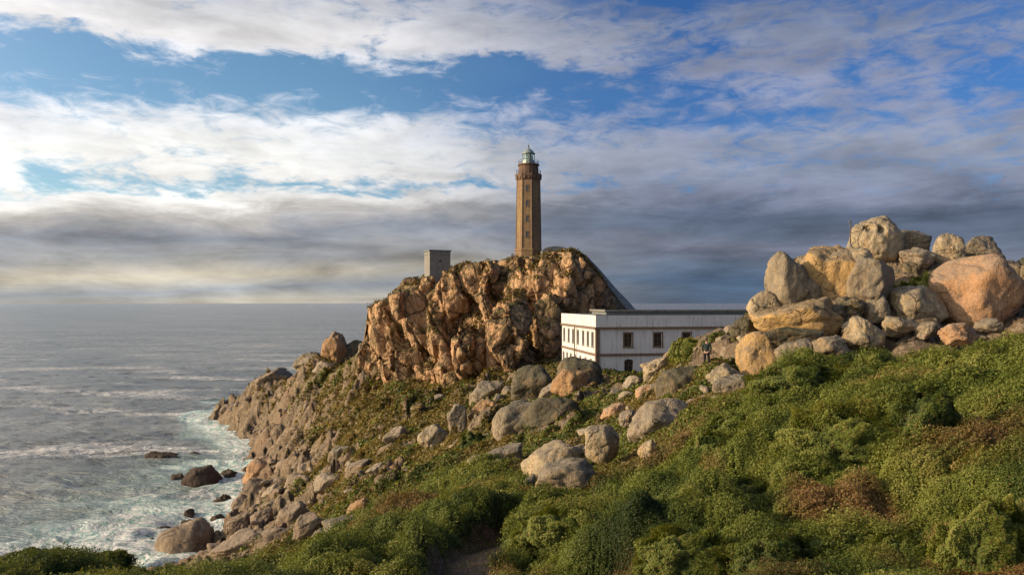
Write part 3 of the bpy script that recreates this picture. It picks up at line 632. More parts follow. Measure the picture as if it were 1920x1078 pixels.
# ------------------------------------------------------------------ lighthouse
tb = P(991, 484, 172)
lt = empty('lighthouse', (tb.x, tb.y, tb.z - 1.0), math.radians(-9), 'tall octagonal brown stone lighthouse with glazed lantern on top of the crag', 'lighthouse')
mobj('base', lambda b: bm_prism(b, [(0, 3.0), (2.6, 2.95), (2.62, 3.08), (2.95, 3.08), (3.1, 2.78)]), 'tower', lt)
mobj('shaft', lambda b: bm_prism(b, [(3.1, 2.74), (18.7, 2.5)]), 'tower', lt)
def corners(b):
    for i in range(8):
        a = math.pi / 8 + i * math.pi / 4; k = 1 / math.cos(math.pi / 8)
        bm_tube(b, (2.74 * k * math.cos(a), 2.74 * k * math.sin(a), 3.1), (2.5 * k * math.cos(a), 2.5 * k * math.sin(a), 18.7), .13, 6)
mobj('corner_trim', corners, 'stone_trim', lt)
mobj('cornice', lambda b: bm_prism(b, [(18.7, 2.52), (18.9, 2.7), (19.3, 2.75), (19.7, 2.93), (20.1, 2.98), (20.15, 2.8)]), 'brick_red', lt)
for i in range(16):
    a = (i + .5) * math.pi / 8; r = 2.74
    mobj('corbel', lambda b: bm_box(b, -.14, .14, -.05, .26, -.3, .32), 'stone_trim', lt, loc=(r * math.cos(a), r * math.sin(a), 19.35), rot=(0, 0, a - math.pi / 2))
mobj('upper_drum', lambda b: bm_prism(b, [(20.15, 2.3), (22.2, 2.2), (22.2, 2.45), (22.5, 2.45), (22.5, 1.6)], 16), 'brick_red', lt)
def rail(R, z0, h, n):
    def f(b):
        for i in range(n):
            a = 2 * math.pi * i / n; a2 = 2 * math.pi * (i + 1) / n
            bm_tube(b, (R * math.cos(a), R * math.sin(a), z0), (R * math.cos(a), R * math.sin(a), z0 + h), .035, 5)
            for hh in (h, h * .5): bm_tube(b, (R * math.cos(a), R * math.sin(a), z0 + hh), (R * math.cos(a2), R * math.sin(a2), z0 + hh), .03, 5)
    return f
mobj('railing', rail(2.83, 20.12, 1.0, 16), 'iron', lt); mobj('railing', rail(2.3, 22.5, .9, 14), 'iron', lt)
mobj('lantern_base', lambda b: bm_prism(b, [(22.5, 1.45), (23.4, 1.4)], 12), 'lantern_metal', lt)
gm, q = new_mat('lantern_glass'); finish(q, (.75, .88, .82), .08, None, spec=.6, **{'Transmission Weight': .85, 'Alpha': 1.0}); M['lglass'] = gm
mobj('lantern_glass', lambda b: bm_prism(b, [(23.4, 1.32), (24.9, 1.32)], 12), 'lglass', lt)
mobj('lens', lambda b: bm_prism(b, [(23.3, .4), (23.6, .62), (24.1, .7), (24.5, .6), (24.8, .35)], 12), solid('lens_glass', (.25, .42, .30), .2, .1, 3), lt, True)
def mull(b):
    for i in range(12):
        a = math.pi / 12 + i * math.pi / 6; r = 1.38; bm_tube(b, (r * math.cos(a), r * math.sin(a), 23.4), (r * math.cos(a), r * math.sin(a), 24.9), .045, 5)
mobj('lantern_frame', mull, 'lantern_metal', lt)
dm = mobj('dome', lambda b: bm_prism(b, [(24.9, 1.5), (25.05, 1.52), (25.2, 1.3), (25.6, 1.05), (25.95, .6), (26.15, .25), (26.5, .2), (26.55, .05)], 16), 'lantern_metal', lt, True)
mobj('finial', lambda b: (bm_tube(b, (0, 0, 26.5), (0, 0, 27.4), .04, 6), bm_prism(b, [(26.55, .02), (26.7, .17), (26.9, .17), (27.0, .02)], 8)), 'iron', dm)
def tower_window(z, face):
    r = 2.74 - .24 * (z - 3.1) / 15.6; a = face
    w = empty('tmpw', (0, 0, 0)); bpy.data.objects.remove(w)
    fr = mobj('window', lambda b: (bm_box(b, -.36, -.24, -.06, .08, -.75, .75), bm_box(b, .24, .36, -.06, .08, -.75, .75), bm_box(b, -.24, .24, -.06, .08, .6, .75), bm_box(b, -.42, .42, -.06, .12, -.87, -.75)), 'stone_trim', lt,
              loc=(r * math.cos(a), r * math.sin(a), z), rot=(0, 0, a - math.pi / 2))
    mobj('pane', lambda b: bm_box(b, -.24, .24, -.05, .03, -.75, .6), 'glass_dark', fr)
for z in (2.0, 6.3, 9.9, 13.4, 16.8): tower_window(z if z > 3 else 1.7, -math.pi / 2)
for z in (8.0, 14.5): tower_window(z, 0)

# ------------------------------------------------------------------ buildings on and below the crag
hb = P(820, 512, 170)
ht = empty('stone_hut', (hb.x, hb.y, hb.z - 1.5), math.radians(24), 'small square grey blockhouse with flat roof standing at the left edge of the crag top', 'hut')
hw = mobj('wall', lambda b: bm_box(b, -2.45, 2.45, -2.0, 2.0, -1.5, 6.3), 'concrete', ht)
mobj('roof', lambda b: bm_box(b, -2.62, 2.62, -2.17, 2.17, 6.3, 6.62), 'concrete_dark', ht)
mobj('string_course', lambda b: (bm_box(b, -2.5, 2.5, -2.05, -2.0, 5.5, 5.65), bm_box(b, -2.5, -2.45, -2.0, 2.05, 5.5, 5.65)), 'concrete_dark', ht)
mobj('vent', lambda b: bm_box(b, -.35, .35, -2.03, -1.99, 4.0, 4.35), 'glass_dark', ht)
lb = P(1040, 476, 168)
lo = empty('vaulted_building', (lb.x, lb.y, lb.z - .8), math.radians(4), 'low dark vaulted building tucked against the right foot of the lighthouse', 'building')
def vault(b):
    n = 12; fr, bk = [], []
    for i in range(n + 1):
        a = math.pi * i / n; fr.append(b.verts.new((-3.1 * math.cos(a), -2.2, 1.1 + 1.25 * math.sin(a)))); bk.append(b.verts.new((-3.1 * math.cos(a), 2.2, 1.1 + 1.25 * math.sin(a))))
    for i in range(n): b.faces.new((fr[i], fr[i + 1], bk[i + 1], bk[i]))
    b.faces.new(fr); b.faces.new(list(reversed(bk))); b.faces.new((fr[0], bk[0], bk[-1], fr[-1]))
mobj('roof', vault, 'concrete_dark', lo); mobj('wall', lambda b: bm_box(b, -3.0, 3.0, -2.1, 2.1, -2.0, 1.09), 'concrete', lo)
mobj('door', lambda b: bm_box(b, -.5, .5, -2.14, -2.09, -.9, 1.0), 'glass_dark', lo)
# covered stairway from the house up to the tower
ways = [P(1190, 586, 168), P(1170, 563, 172), P(1150, 540, 175), P(1121, 503, 177), P(1099, 480, 178), P(1076, 471, 178)]
ps = empty('covered_passage', ways[0], 0, 'long concrete covered stairway climbing the right side of the crag to the lighthouse', 'passage')
def sweep(pts, w, h0, h1, gable=0.0):
    def f(b):
        rings = []
        for i, p_ in enumerate(pts):
            t = (pts[min(i + 1, len(pts) - 1)] - pts[max(i - 1, 0)]); t.z = 0; t.normalize(); s = Vector((t.y, -t.x, 0)); q0 = p_ - ways[0]
            rings.append([b.verts.new(q0 + s * a + Vector((0, 0, c))) for a, c in ((-w, h0), (w, h0), (w, h1), (0, h1 + gable), (-w, h1))])
        for a, c in zip(rings[:-1], rings[1:]):
            for k in range(5): b.faces.new((a[k], a[(k + 1) % 5], c[(k + 1) % 5], c[k]))
        b.faces.new(rings[0]); b.faces.new(list(reversed(rings[-1])))
    return f
mobj('wall', sweep(ways, 1.0, -4.5, -.35), 'concrete', ps); mobj('roof', sweep(ways, 1.2, -.35, -.15, .35), 'concrete_dark', ps)

# white two-storey keepers' house
TH = math.radians(9.2); HO = Vector((11.3, 100, 0))
hs = empty('keepers_house', (11.3, 100, -10.5), TH, 'long white two storey house with brown stone bands and flat roof below the crag', 'house')
Lf, Ls, zt, Z0 = 31.0, 20.0, 8.8, 10.5
def opening_wall(b, L, wins, along):   # wall sheet with window holes, 0.3 thick: made of boxes between the openings
    xs = sorted({0.0, L} | {w[0] for w in wins} | {w[1] for w in wins}); zs = sorted({-2.0, zt} | {w[2] for w in wins} | {w[3] for w in wins})
    for a, c in zip(xs[:-1], xs[1:]):
        run = None
        for z0, z1 in zip(zs[:-1], zs[1:]):
            mx, mz = (a + c) / 2, (z0 + z1) / 2; op = any(w[0] < mx < w[1] and w[2] < mz < w[3] for w in wins)
            if op:
                if run: seg(b, a, c, run[0], run[1], along); run = None
            else: run = (run[0], z1) if run else (z0, z1)
        if run: seg(b, a, c, run[0], run[1], along)
def seg(b, a, c, z0, z1, along):
    if along == 'x': bm_box(b, a, c, 0, .3, z0, z1)
    else: bm_box(b, 0, .3, a, c, z0, z1)
fw = [(s - .55, s + .55, 4.6, 6.42) for s in (4.41, 8.62, 12.74, 16.9, 21.0, 25.0)]
fl = [(s - .62, s + .62, 1.2, 2.6) for s in (4.5,)] + [(s - .45, s + .45, .8, 2.3) for s in (8.9, 13.0)]
sw = [(t - .42, t + .42, 4.55, 6.45) for t in (1.6, 4.0, 6.6, 9.6, 12.6, 15.4, 18.4)]; sl = [(t - .35, t + .35, 1.3, 2.7) for t in (2.5, 5.3, 8.2, 11.4, 14.0, 16.4, 18.8)]
mobj('wall', lambda b: opening_wall(b, Lf, fw + fl, 'x'), 'white', hs)
mobj('wall', lambda b: opening_wall(b, Ls, sw + sl, 'y'), 'white', hs, loc=(0, .3, 0))
mobj('wall', lambda b: (bm_box(b, Lf - .3, Lf, .3, Ls + .3, -2, zt), bm_box(b, .3, Lf - .3, Ls, Ls + .3, -2, zt)), 'white', hs)
mobj('roof', lambda b: bm_box(b, .3, Lf - .3, .3, Ls, zt - .35, zt - .2), 'roof_dark', hs)
# parapet and mouldings, each proud of the wall
mobj('parapet', lambda b: (bm_box(b, -.12, Lf, -.12, -.003, 7.28, zt + .05), bm_box(b, -.12, -.003, -.003, Ls + .3, 7.28, zt + .05)), 'white', hs)
mobj('cornice', lambda b: (bm_box(b, -.26, Lf, -.26, -.003, 6.98, 7.24), bm_box(b, -.26, -.003, -.003, Ls + .3, 6.98, 7.24)), 'stone_trim', hs)
mobj('string_course', lambda b: (bm_box(b, -.12, Lf, -.12, -.003, 3.36, 3.70), bm_box(b, -.12, -.003, -.003, Ls + .3, 3.36, 3.70)), 'stone_trim', hs)
mobj('corner_stones', lambda b: (bm_box(b, -.09, .42, -.09, -.004, -1.5, 3.35), bm_box(b, -.09, .42, -.09, -.004, 3.71, 6.97), bm_box(b, -.09, -.004, -.004, .42, -1.5, 3.35), bm_box(b, -.09, -.004, -.004, .42, 3.71, 6.97)), 'stone_trim', hs)
up = mobj('upper_roof', lambda b: bm_box(b, 4.9, Lf - .2, 12.0, Ls + .2, zt - .1, zt + .42), 'concrete_dark', hs)  # darker concrete paints in the wall shade below the pale rim
mobj('roof_rim', lambda b: (bm_box(b, 4.6, Lf, 11.7, 12.2, zt + .42, zt + .68), bm_box(b, 4.6, 5.1, 12.2, Ls + .4, zt + .42, zt + .68)), 'concrete', up)
wood = solid('brown_timber', (.17, .09, .045), .6, .3, 4)
def win(x0, x1, z0, z1, side, arch=False):
    w, h = x1 - x0, z1 - z0; cx, cz = (x0 + x1) / 2, (z0 + z1) / 2
    def fr(b):
        t = .08
        for a, c, d_, e in ((-w / 2, -w / 2 + t, -h / 2, h / 2), (w / 2 - t, w / 2, -h / 2, h / 2), (-w / 2 + t, w / 2 - t, h / 2 - t, h / 2), (-w / 2 + t, w / 2 - t, -h / 2, -h / 2 + t), (-.03, .03, -h / 2 + t, h / 2 - t)): bm_box(b, a, c, .10, .16, d_, e)
        bm_box(b, -w / 2 + t, -.03, .115, .15, h * .12, h * .12 + .05); bm_box(b, .03, w / 2 - t, .115, .15, h * .12, h * .12 + .05)
    if side == 'x': o = mobj('window', fr, wood, hs, loc=(cx, 0, cz))
    else: o = mobj('window', fr, wood, hs, loc=(0, .3 + cx, cz), rot=(0, 0, -math.pi / 2))
    mobj('pane', lambda b: bm_box(b, -w / 2 + .02, w / 2 - .02, .17, .20, -h / 2 + .02, h / 2 - .02), 'glass_dark', o)
    if not arch:
        g_ = .17
        mobj('surround', lambda b: (bm_box(b, -w / 2 - g_, -w / 2 - .002, -.05, -.003, -h / 2, h / 2), bm_box(b, w / 2 + .002, w / 2 + g_, -.05, -.003, -h / 2, h / 2), bm_box(b, -w / 2 - g_, w / 2 + g_, -.06, -.003, h / 2 + .003, h / 2 + .17), bm_box(b, -w / 2 - g_ - .04, w / 2 + g_ + .04, -.1, -.003, -h / 2 - .16, -h / 2 - .003)), 'stone_trim' if side == 'x' else 'concrete', o)
    else:
        def ar(b):
            n = 10; R = w / 2; vs = [(R * math.cos(math.pi * i / n), R * math.sin(math.pi * i / n)) for i in range(n + 1)]
            f0 = [b.verts.new((x, -.02, h / 2 + z * .55)) for x, z in vs]; b.faces.new(f0); f1 = [b.verts.new((x, -.003, h / 2 + z * .55)) for x, z in vs]; b.faces.new(list(reversed(f1)))
            for i in range(n): b.faces.new((f0[i], f0[i + 1], f1[i + 1], f1[i]))
        mobj('arch', ar, 'glass_dark', o)
for a, c, d_, e in fw: win(a, c, d_, e, 'x')
for k, (a, c, d_, e) in enumerate(fl): win(a, c, d_, e, 'x', k == 0)
for a, c, d_, e in sw + sl: win(a, c, d_, e, 'y')
mobj('drainpipe', lambda b: bm_tube(b, (-.3, 10.9, -.5), (-.3, 10.9, 6.95), .09, 8), 'stone_trim', hs)

# ------------------------------------------------------------------ boulders, each one its own thing
def place(name, bb, d, seed, mat, label, cat='boulder', lean=0., facets=11, sharp=9, rough=.05, depth=1.0, lo=.55, group=None, sink=.12, holes=(), yaw=0., shear=0.):
    x0, y0, x1, y1 = bb; cx = (x0 + x1) / 2
    if d is None:
        yb = y1 - (y1 - y0) * .12; d = hit(cx, yb); ds = -SEA * F / max(yb - HY, 1); d = min(d, ds) if d > 80 else d
    w = (x1 - x0) / F * d; h = (y1 - y0) / F * d; hh = h * (1 + sink)
    c = P(cx, y0, d); big = max(x1 - x0, y1 - y0)
    Pn, Fc = boulder_pts(seed, 5 if big > 34 else 4, (w, max(w * .85, h * .6) * depth, hh), facets, sharp, rough, lean, lo, [((a - cx) / F * d, (y0 - b) / F * d + hh / 2, r) for a, b, r in holes], shear)
    o = link(name, npmesh(name, Pn, Fc), M[mat], loc=(c.x, c.y + w * .08, c.z - hh / 2))
    return tag(o, label, cat, group)
B = [
 # outcrop on the right
 ((1596, 404, 1694, 490), 54, 511, 'cream', 'domed cream boulder with two round eye-like holes crowning the right outcrop', dict(facets=6, lo=.75, rough=.035, holes=((1623, 430, .25), (1641, 433, .22)))),
 ((1676, 430, 1746, 486), 56, 12, 'grey', 'dark rock leaning on the right flank of the domed summit boulder', dict(lean=.5)),
 ((1748, 436, 1810, 500), 53, 13, 'cream', 'rounded cracked pale boulder on the skyline right of the summit dome', dict(facets=7, lo=.7)),
 ((1796, 440, 1884, 492), 55, 14, 'grey', 'wide low grey-brown boulder on the skyline behind the cracked pale one', dict(facets=9)),
 ((1757, 476, 1914, 604), 48, 515, 'rust', 'huge flat-faced orange-pink boulder split by a dark crack at the far right', dict(facets=9, sharp=16, rough=.03, lo=.68)),
 ((1880, 474, 1990, 612), 53, 16, 'dark', 'shaded dark rock mass cut by the right edge of the picture', {}),  # dark rock puts the shade on this mass into its colour
 ((1444, 474, 1530, 592), 49, 17, 'grey', 'tall leaning grey slab with a deep shaded hollow at the left of the outcrop', dict(lean=.45, lo=.5, sharp=14)),
 ((1506, 462, 1626, 606), 49.5, 18, 'gold', 'big golden smooth-faced boulder in the middle of the right outcrop', dict(lean=-.5, facets=8, sharp=14, lo=.6)),
 ((1560, 464, 1634, 516), 49, 19, 'cream', 'rough cream cap rock lying below the domed summit boulder', dict(rough=.07)),
 ((1590, 480, 1682, 572), 48, 20, 'grey', 'square grey lichen-covered slab leaning on the big golden boulder', dict(lean=.7, facets=7, sharp=18, lo=.55)),
 ((1626, 548, 1668, 602), 47, 21, 'grey', 'small upright grey stone at the foot of the square grey slab', dict(lo=.6)),
 ((1674, 534, 1776, 606), 47.5, 22, 'cream', 'low tapering cream-grey boulder left of the huge cracked one', dict(lean=-.3)),
 ((1424, 560, 1592, 644), 46.5, 23, 'gold', 'broad golden block with a dark overhanging right side low in the outcrop', dict(facets=8, sharp=14, lo=.55)),
 ((1404, 546, 1476, 612), 49, 24, 'cream', 'wedge of pale rock at the left shoulder of the outcrop', dict(lean=-.6)),
 ((1390, 622, 1460, 712), 42, 25, 'gold', 'bright golden wedge-shaped boulder at the lower left of the outcrop', dict(facets=6, sharp=18, lo=.55, lean=.2)),
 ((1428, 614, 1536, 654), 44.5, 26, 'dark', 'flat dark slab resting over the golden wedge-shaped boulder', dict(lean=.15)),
 ((1456, 636, 1532, 704), 41, 27, 'grey', 'rounded grey boulder just right of the golden wedge', dict(facets=7)),
 ((1524, 628, 1590, 670), 43, 28, 'grey', 'small grey boulder in the shade of the broad golden block', {}),
 ((1584, 594, 1654, 652), 44.5, 29, 'cream', 'angular cream-grey block at the foot of the big golden boulder', dict(facets=7, sharp=16)),
 ((1662, 594, 1718, 628), 45, 30, 'cream', 'low pale block on the ground between the outcrop base stones', {}),
 ((1714, 602, 1766, 634), 44.5, 31, 'pale', 'small pale stone left of the low reddish rock under the huge boulder', {}),
 ((1768, 606, 1836, 646), 42.5, 32, 'rust', 'low reddish-grey rock under the huge cracked boulder', dict(rough=.08)),
 ((1836, 596, 1884, 622), 44, 33, 'grey', 'small grey stone below the right half of the huge cracked boulder', {}),
 ((1688, 462, 1756, 500), 52.5, 34, 'pale', 'flat pale rock between the dark flank rock and the skyline boulders', {}),
 ((1372, 596, 1420, 650), 50, 35, 'dark', 'small dark pitted stone at the left tip of the outcrop', {}),
 ((1664, 560, 1700, 604), 49, 36, 'dark', 'dark stone in the gap beside the small upright grey stone', {}),
 # hillside left of the outcrop
 ((1330, 676, 1392, 724), 41, 41, 'cream', 'lichen-speckled pale rock near the standing person', dict(rough=.08)),
 ((1340, 698, 1408, 734), 38, 42, 'grey', 'low lilac-grey rock below the golden wedge', {}),
 ((1352, 604, 1388, 640), 54, 43, 'pale', 'pale slanting stone on the grassy rise behind the person', dict(lean=.7)),
 ((1372, 636, 1400, 668), 50, 44, 'cream', 'pale angular stone above the lichen-speckled rock', dict(lean=.7)),
 ((1340, 646, 1378, 674), 50, 45, 'pale', 'brownish stone on the rise to the right of the person', {}),
 ((1232, 686, 1334, 758), 44, 46, 'dark', 'big round shade-dark mossy boulder downhill from the person', dict(facets=6, rough=.06, lo=.7)),  # shade on this boulder is painted by its dark rock colour
 ((1188, 738, 1302, 826), 36, 47, 'pale', 'long pale grey slab sloping down below the shade-dark mossy boulder', dict(lean=-.75, facets=9, sharp=14)),
 ((1206, 660, 1256, 706), 60, 48, 'cream', 'pinkish pale rock pile stone in front of the white house', dict(rough=.1)),
 ((1244, 654, 1274, 680), 62, 49, 'rust', 'small pinkish rock on the bank in front of the house wall', {}),
 ((1172, 700, 1204, 726), 62, 50, 'pale', 'pale broken rock left of the pinkish rock pile', {}),
 ((1196, 716, 1236, 744), 56, 51, 'rust', 'reddish broken rock beside the shade-dark mossy boulder', {}),
 ((1160, 730, 1190, 752), 60, 52, 'cream', 'small cream broken rock under the house corner', {}),
 ((1276, 800, 1312, 838), 29, 53, 'orange', 'small orange pointed stone among the bushes', dict(lean=-.5)),
 ((1196, 824, 1236, 868), 28, 654, 'cream', 'pale pointed stone like a tooth at the bottom of the long slab', dict(lo=.6, facets=9, lean=-.5)),
 # middle slope
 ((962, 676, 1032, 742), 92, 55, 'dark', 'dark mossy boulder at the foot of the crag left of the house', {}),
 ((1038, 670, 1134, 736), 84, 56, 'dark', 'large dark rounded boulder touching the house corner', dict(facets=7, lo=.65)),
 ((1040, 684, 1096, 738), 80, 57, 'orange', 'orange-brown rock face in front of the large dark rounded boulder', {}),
 ((1016, 714, 1052, 744), 82, 58, 'pale', 'small pale pointed rock between the two mossy boulders', {}),
 ((980, 734, 1080, 806), None, 59, 'dark', 'long dark slab with a lit left edge on the middle slope', dict(lean=-.5, facets=7, sharp=15)),  # shaded right face imitated by dark colour over the whole slab
 ((930, 742, 1002, 816), None, 60, 'grey', 'rounded brownish-grey boulder left of the long dark slab', dict(lean=-.4)),
 ((884, 742, 926, 784), None, 61, 'orange', 'orange stone left of the brownish-grey boulder', {}),
 ((886, 706, 934, 756), None, 62, 'grey', 'brown-grey stone standing above the orange stone', {}),
 ((838, 756, 876, 812), None, 663, 'grey', 'tall thin grey stone on the middle slope', dict(lo=.5)),
 ((1096, 798, 1164, 862), None, 64, 'cream', 'rounded pale boulder with a dark stained top in the middle of the hillside', dict(facets=6, lo=.72, rough=.035)),
 ((988, 820, 1074, 886), None, 65, 'cream', 'pale pyramid-shaped speckled boulder on the hillside', dict(lean=-.5, facets=7)),
 ((1064, 828, 1100, 860), None, 66, 'cream', 'small pale stone between the rounded and the pyramid boulders', {}),
 ((1004, 862, 1126, 920), None, 67, 'grey', 'broad half-buried grey slab below the pyramid boulder', dict(facets=7, lo=.6)),
 ((904, 828, 972, 872), None, 68, 'grey', 'low grey slab above the flat pinkish stone on the lower hillside', dict(lean=-.3)),
 ((876, 852, 924, 884), None, 69, 'cream', 'flat pinkish stone at the left end of the low grey slab', {}),
 ((786, 790, 832, 832), None, 70, 'cream', 'pale slanting slab on the brown slope', dict(lean=-.6)),
 ((724, 796, 758, 822), None, 71, 'pale', 'small pinkish slab left of the pale slanting slab', dict(lean=-.5)),
 ((806, 736, 830, 752), None, 72, 'pale', 'lone small pale stone on the brown grass below the crag', {}),
 ((1134, 752, 1168, 780), None, 73, 'rust', 'pinkish broken stone on the slope under the house', {}),
 ((1162, 764, 1192, 792), None, 74, 'pale', 'pale broken stone above the long pale slab', {}),
 ((868, 940, 888, 958), None, 75, 'pale', 'left one of two small pale stones in the lower bushes', {}),
 ((886, 938, 910, 956), None, 76, 'pale', 'right one of two small pale stones in the lower bushes', {}),
 # lower slope towards the shore
 ((618, 832, 652, 860), None, 80, 'grey', 'grey stone with a dark shaded right side alone on the lower slope', {}),
 ((650, 858, 694, 892), None, 81, 'shore', 'pale slanting slab high on the lower slope', dict(lean=-.6)),
 ((690, 866, 722, 886), None, 82, 'pale', 'small pale slab beside the slanting slab on the lower slope', dict(lean=-.5)),
 ((714, 868, 758, 898), None, 83, 'orange', 'orange slab at the edge of the green bushes', dict(lean=-.5)),
 ((590, 884, 638, 918), None, 84, 'pale', 'pale grey oblong boulder above the white shore slabs', dict(lean=-.5)),
 ((534, 884, 586, 922), None, 85, 'shore', 'grey rounded boulder behind the white square slab', {}),
 ((493, 902, 544, 934), None, 86, 'pale', 'whitish square slab near the shore', dict(facets=7, sharp=16)),
 ((496, 928, 538, 956), None, 87, 'pale', 'pale tilted slab directly under the whitish square slab', dict(lean=-.4)),
 ((520, 846, 562, 884), None, 88, 'shore', 'tan rounded boulder at the upper shore', dict(lean=-.6)),
 ((556, 864, 590, 890), None, 89, 'shore', 'small tan boulder right of the rounded tan one', dict(lean=-.5)),
 ((520, 934, 572, 992), None, 90, 'shore', 'smooth pale sloping rock above the low shore boulders', dict(lean=-.7, facets=7)),
 ((555, 956, 602, 998), None, 91, 'shore', 'rounded ridged boulder at the edge of the green slope', {}),
 ((493, 982, 552, 1016), None, 92, 'shore', 'long low tan boulder just above the green bank', dict(lean=-.2)),
 ((602, 970, 680, 1002), None, 93, 'grey', 'flat grey slab lying in the green bank', dict(lean=-.15)),
 ((652, 926, 690, 974), None, 94, 'orange', 'orange leaning stone at the top of the green bank', dict(lean=-.4)),
 ((408, 992, 498, 1034), None, 95, 'shore', 'long smooth brown rock beside the big dome rock at the waterline', dict(lean=-.2)),
 ((428, 956, 470, 996), None, 96, 'shore', 'brown waterline rock above the long smooth one', {}),
 ((468, 948, 508, 986), None, 97, 'shore', 'grey waterline rock between the brown one and the pale slopes', {}),
 ((430, 922, 472, 966), None, 98, 'shore', 'pointed grey rock rising at the edge of the surf', dict(lean=.5)),
 ((452, 888, 500, 940), None, 99, 'shore', 'tall grey rock on the surf edge left of the whitish slab', dict(lean=.2)),
 ((462, 852, 508, 900), None, 100, 'rust', 'reddish rock at the surf edge below the cape', dict(rough=.09)),
 # cape
 ((600, 622, 652, 704), 236, 611, 'orange', 'knobbly brown rock stack rising from the ridge left of the crag', dict(facets=7, lo=.66, rough=.10, lean=.25)),
 ((632, 630, 672, 690), 238, 102, 'dark', 'dark round rock leaning against the knobbly stack on the ridge', dict(rough=.08)),
 ((590, 674, 622, 696), 224, 103, 'pale', 'white rock at the foot of the knobbly stack', {}),
 ((552, 656, 602, 690), 240, 104, 'grey', 'grey ridge rock left of the knobbly stack', dict(rough=.09)),
 ((664, 634, 702, 700), 215, 105, 'grey', 'brownish rock joining the ridge to the crag', dict(rough=.09)),
 ((476, 684, 540, 726), 262, 106, 'shore', 'sloping tan rock on the ridge of the cape', dict(lean=-.4, rough=.08)),
 ((418, 744, 466, 790), 278, 107, 'shore', 'tip rock of the cape above the breaking surf', dict(rough=.1)),
]
hill = []
for i, (bb, d, seed, mat, lab, kw) in enumerate(B):
    x0, y0, x1, y1 = bb; gx_, gy_ = (x1 - x0) * .06, (y1 - y0) * .07
    if i and i < 26 and bb[2] < 1750: bb = (x0 - gx_, y0 - gy_ * .4, x1 + gx_, y1 + gy_)
    kw = dict(kw)
    if i >= 26 and y1 - y0 > 14 and 'lo' not in kw: kw['sink'] = .28; kw['shear'] = .38; wx_ = (x1 - x0) * .10; bb = (x0 - wx_, y0 + (y1 - y0) * .12, x1 + wx_, y1 + 2)
    o = place('boulder', bb, d, seed, mat, lab, **kw); o.data.materials[0] = M[mat]
    if i >= 26: hill.append((bb, mat))
# sea rocks
R = [((284, 974, 404, 1100), 131, 'shore', 'huge smooth brown dome rock rising from the surf at the shore', dict(lean=-.55, facets=5, lo=.75, rough=.025, depth=.8, yoff=-24)),
 ((341, 874, 412, 918), None, 'wet', 'large dark triangular rock in the surf', dict(lean=-.2, facets=8, sharp=14)),
 ((320, 886, 346, 906), None, 'wet', 'small dark rock touching the left of the large triangular sea rock', {}),
 ((272, 846, 340, 868), None, 'wet', 'low brown rock awash farthest left in the surf', dict(rough=.08)),
 ((342, 848, 382, 862), None, 'wet', 'thin flat dark rock awash right of the low brown one', {}),
 ((408, 880, 450, 908), None, 'wet', 'dark red-brown rock between the triangular rock and the shore', dict(rough=.08)),
 ((398, 926, 434, 956), None, 'wet', 'splashed dark rock in white water below the triangular rock', dict(rough=.09)),
 ((344, 954, 364, 976), None, 'wet', 'small upright dark rock above the big dome rock', {}),
 ((340, 974, 368, 990), None, 'wet', 'small low rock against the top of the big dome rock', {}),
 ((394, 964, 430, 984), None, 'wet', 'rounded wet rock right of the small upright one', {}),
 ((280, 986, 328, 1008), None, 'wet', 'half-drowned rock left of the big dome rock', dict(rough=.09)),
 ((392, 984, 426, 1004), None, 'wet', 'dark wet rock touching the right shoulder of the big dome rock', {})]
for i, (bb, d, mat, lab, kw) in enumerate(R):
    kw = dict(kw); kw.pop('yoff', None); d_ = d or -SEA * F / (bb[3] - 3 - HY); place('sea_rock', bb, d_, 300 + i, mat, lab, 'sea rock', sink=.35, **kw)
# small loose stones: copies of a dozen shapes
protos = []
for k in range(12):
    Pn, Fc = boulder_pts(700 + k, 3, (1, .8, .62), 7, 16, .05, 0, .42); protos.append(npmesh('loose_stone', Pn, Fc))
rs = np.random.RandomState(77); zones = [
 # px range, y range, count, min/max px size, material, group, label
 ((430, 640), (740, 930), 46, 7, 20, 'shore', 'loose stones on the rocky cape slope', 'small tan loose stone on the rocky slope of the cape'),
 ((440, 640), (920, 1010), 16, 8, 20, 'shore', 'stones strewn along the lower shore', 'small tan stone strewn above the surf on the lower shore'),
 ((560, 860), (770, 950), 30, 5, 17, 'pale', 'pale stones on the brown slope', 'small pale stone half sunk in the brown grass slope'),
 ((690, 900), (700, 770), 18, 6, 18, 'orange', 'fallen rocks at the foot of the crag', 'small orange-brown fallen rock at the foot of the crag'),
 ((950, 1240), (690, 830), 40, 6, 22, 'cream', 'rubble on the slope below the house', 'small cream rubble stone on the slope below the house'),
 ((1180, 1420), (610, 745), 34, 7, 26, 'cream', 'stones on the rise beside the person', 'cream broken stone on the rise between the house and the outcrop'),
 ((1600, 1880), (612, 640), 22, 7, 17, 'grey', 'small stones along the foot of the outcrop', 'small grey stone at the foot of the right outcrop')]
for (xa, xb), (ya, yb), n, s0, s1, mat, grp, lab in zones:
    ms = []
    for k in range(12):
        m_ = protos[k].copy(); m_.materials.clear(); m_.materials.append(M[mat]); ms.append(m_)
    for i in range(n):
        px, py = rs.uniform(xa, xb), rs.uniform(ya, yb); d = hit(px, py, 24 if ya < 900 else 40)
        if d > 300: continue
        x = (px - HX) / F * d; z = ground_at(x, d)
        if z < SEA + .3: continue
        s = s0 + (s1 - s0) * rs.rand() ** 1.8; s = s / F * d
        o = link('loose_stone', ms[rs.randint(12)], None, loc=(x, d, z + s * .04)); o.rotation_euler = (rs.uniform(-.4, .4), rs.uniform(-.6, .2), rs.uniform(0, 6.28)); o.scale = (s * rs.uniform(.9, 1.5), s, s * rs.uniform(.7, 1.1))
        tag(o, lab, 'stone', grp)

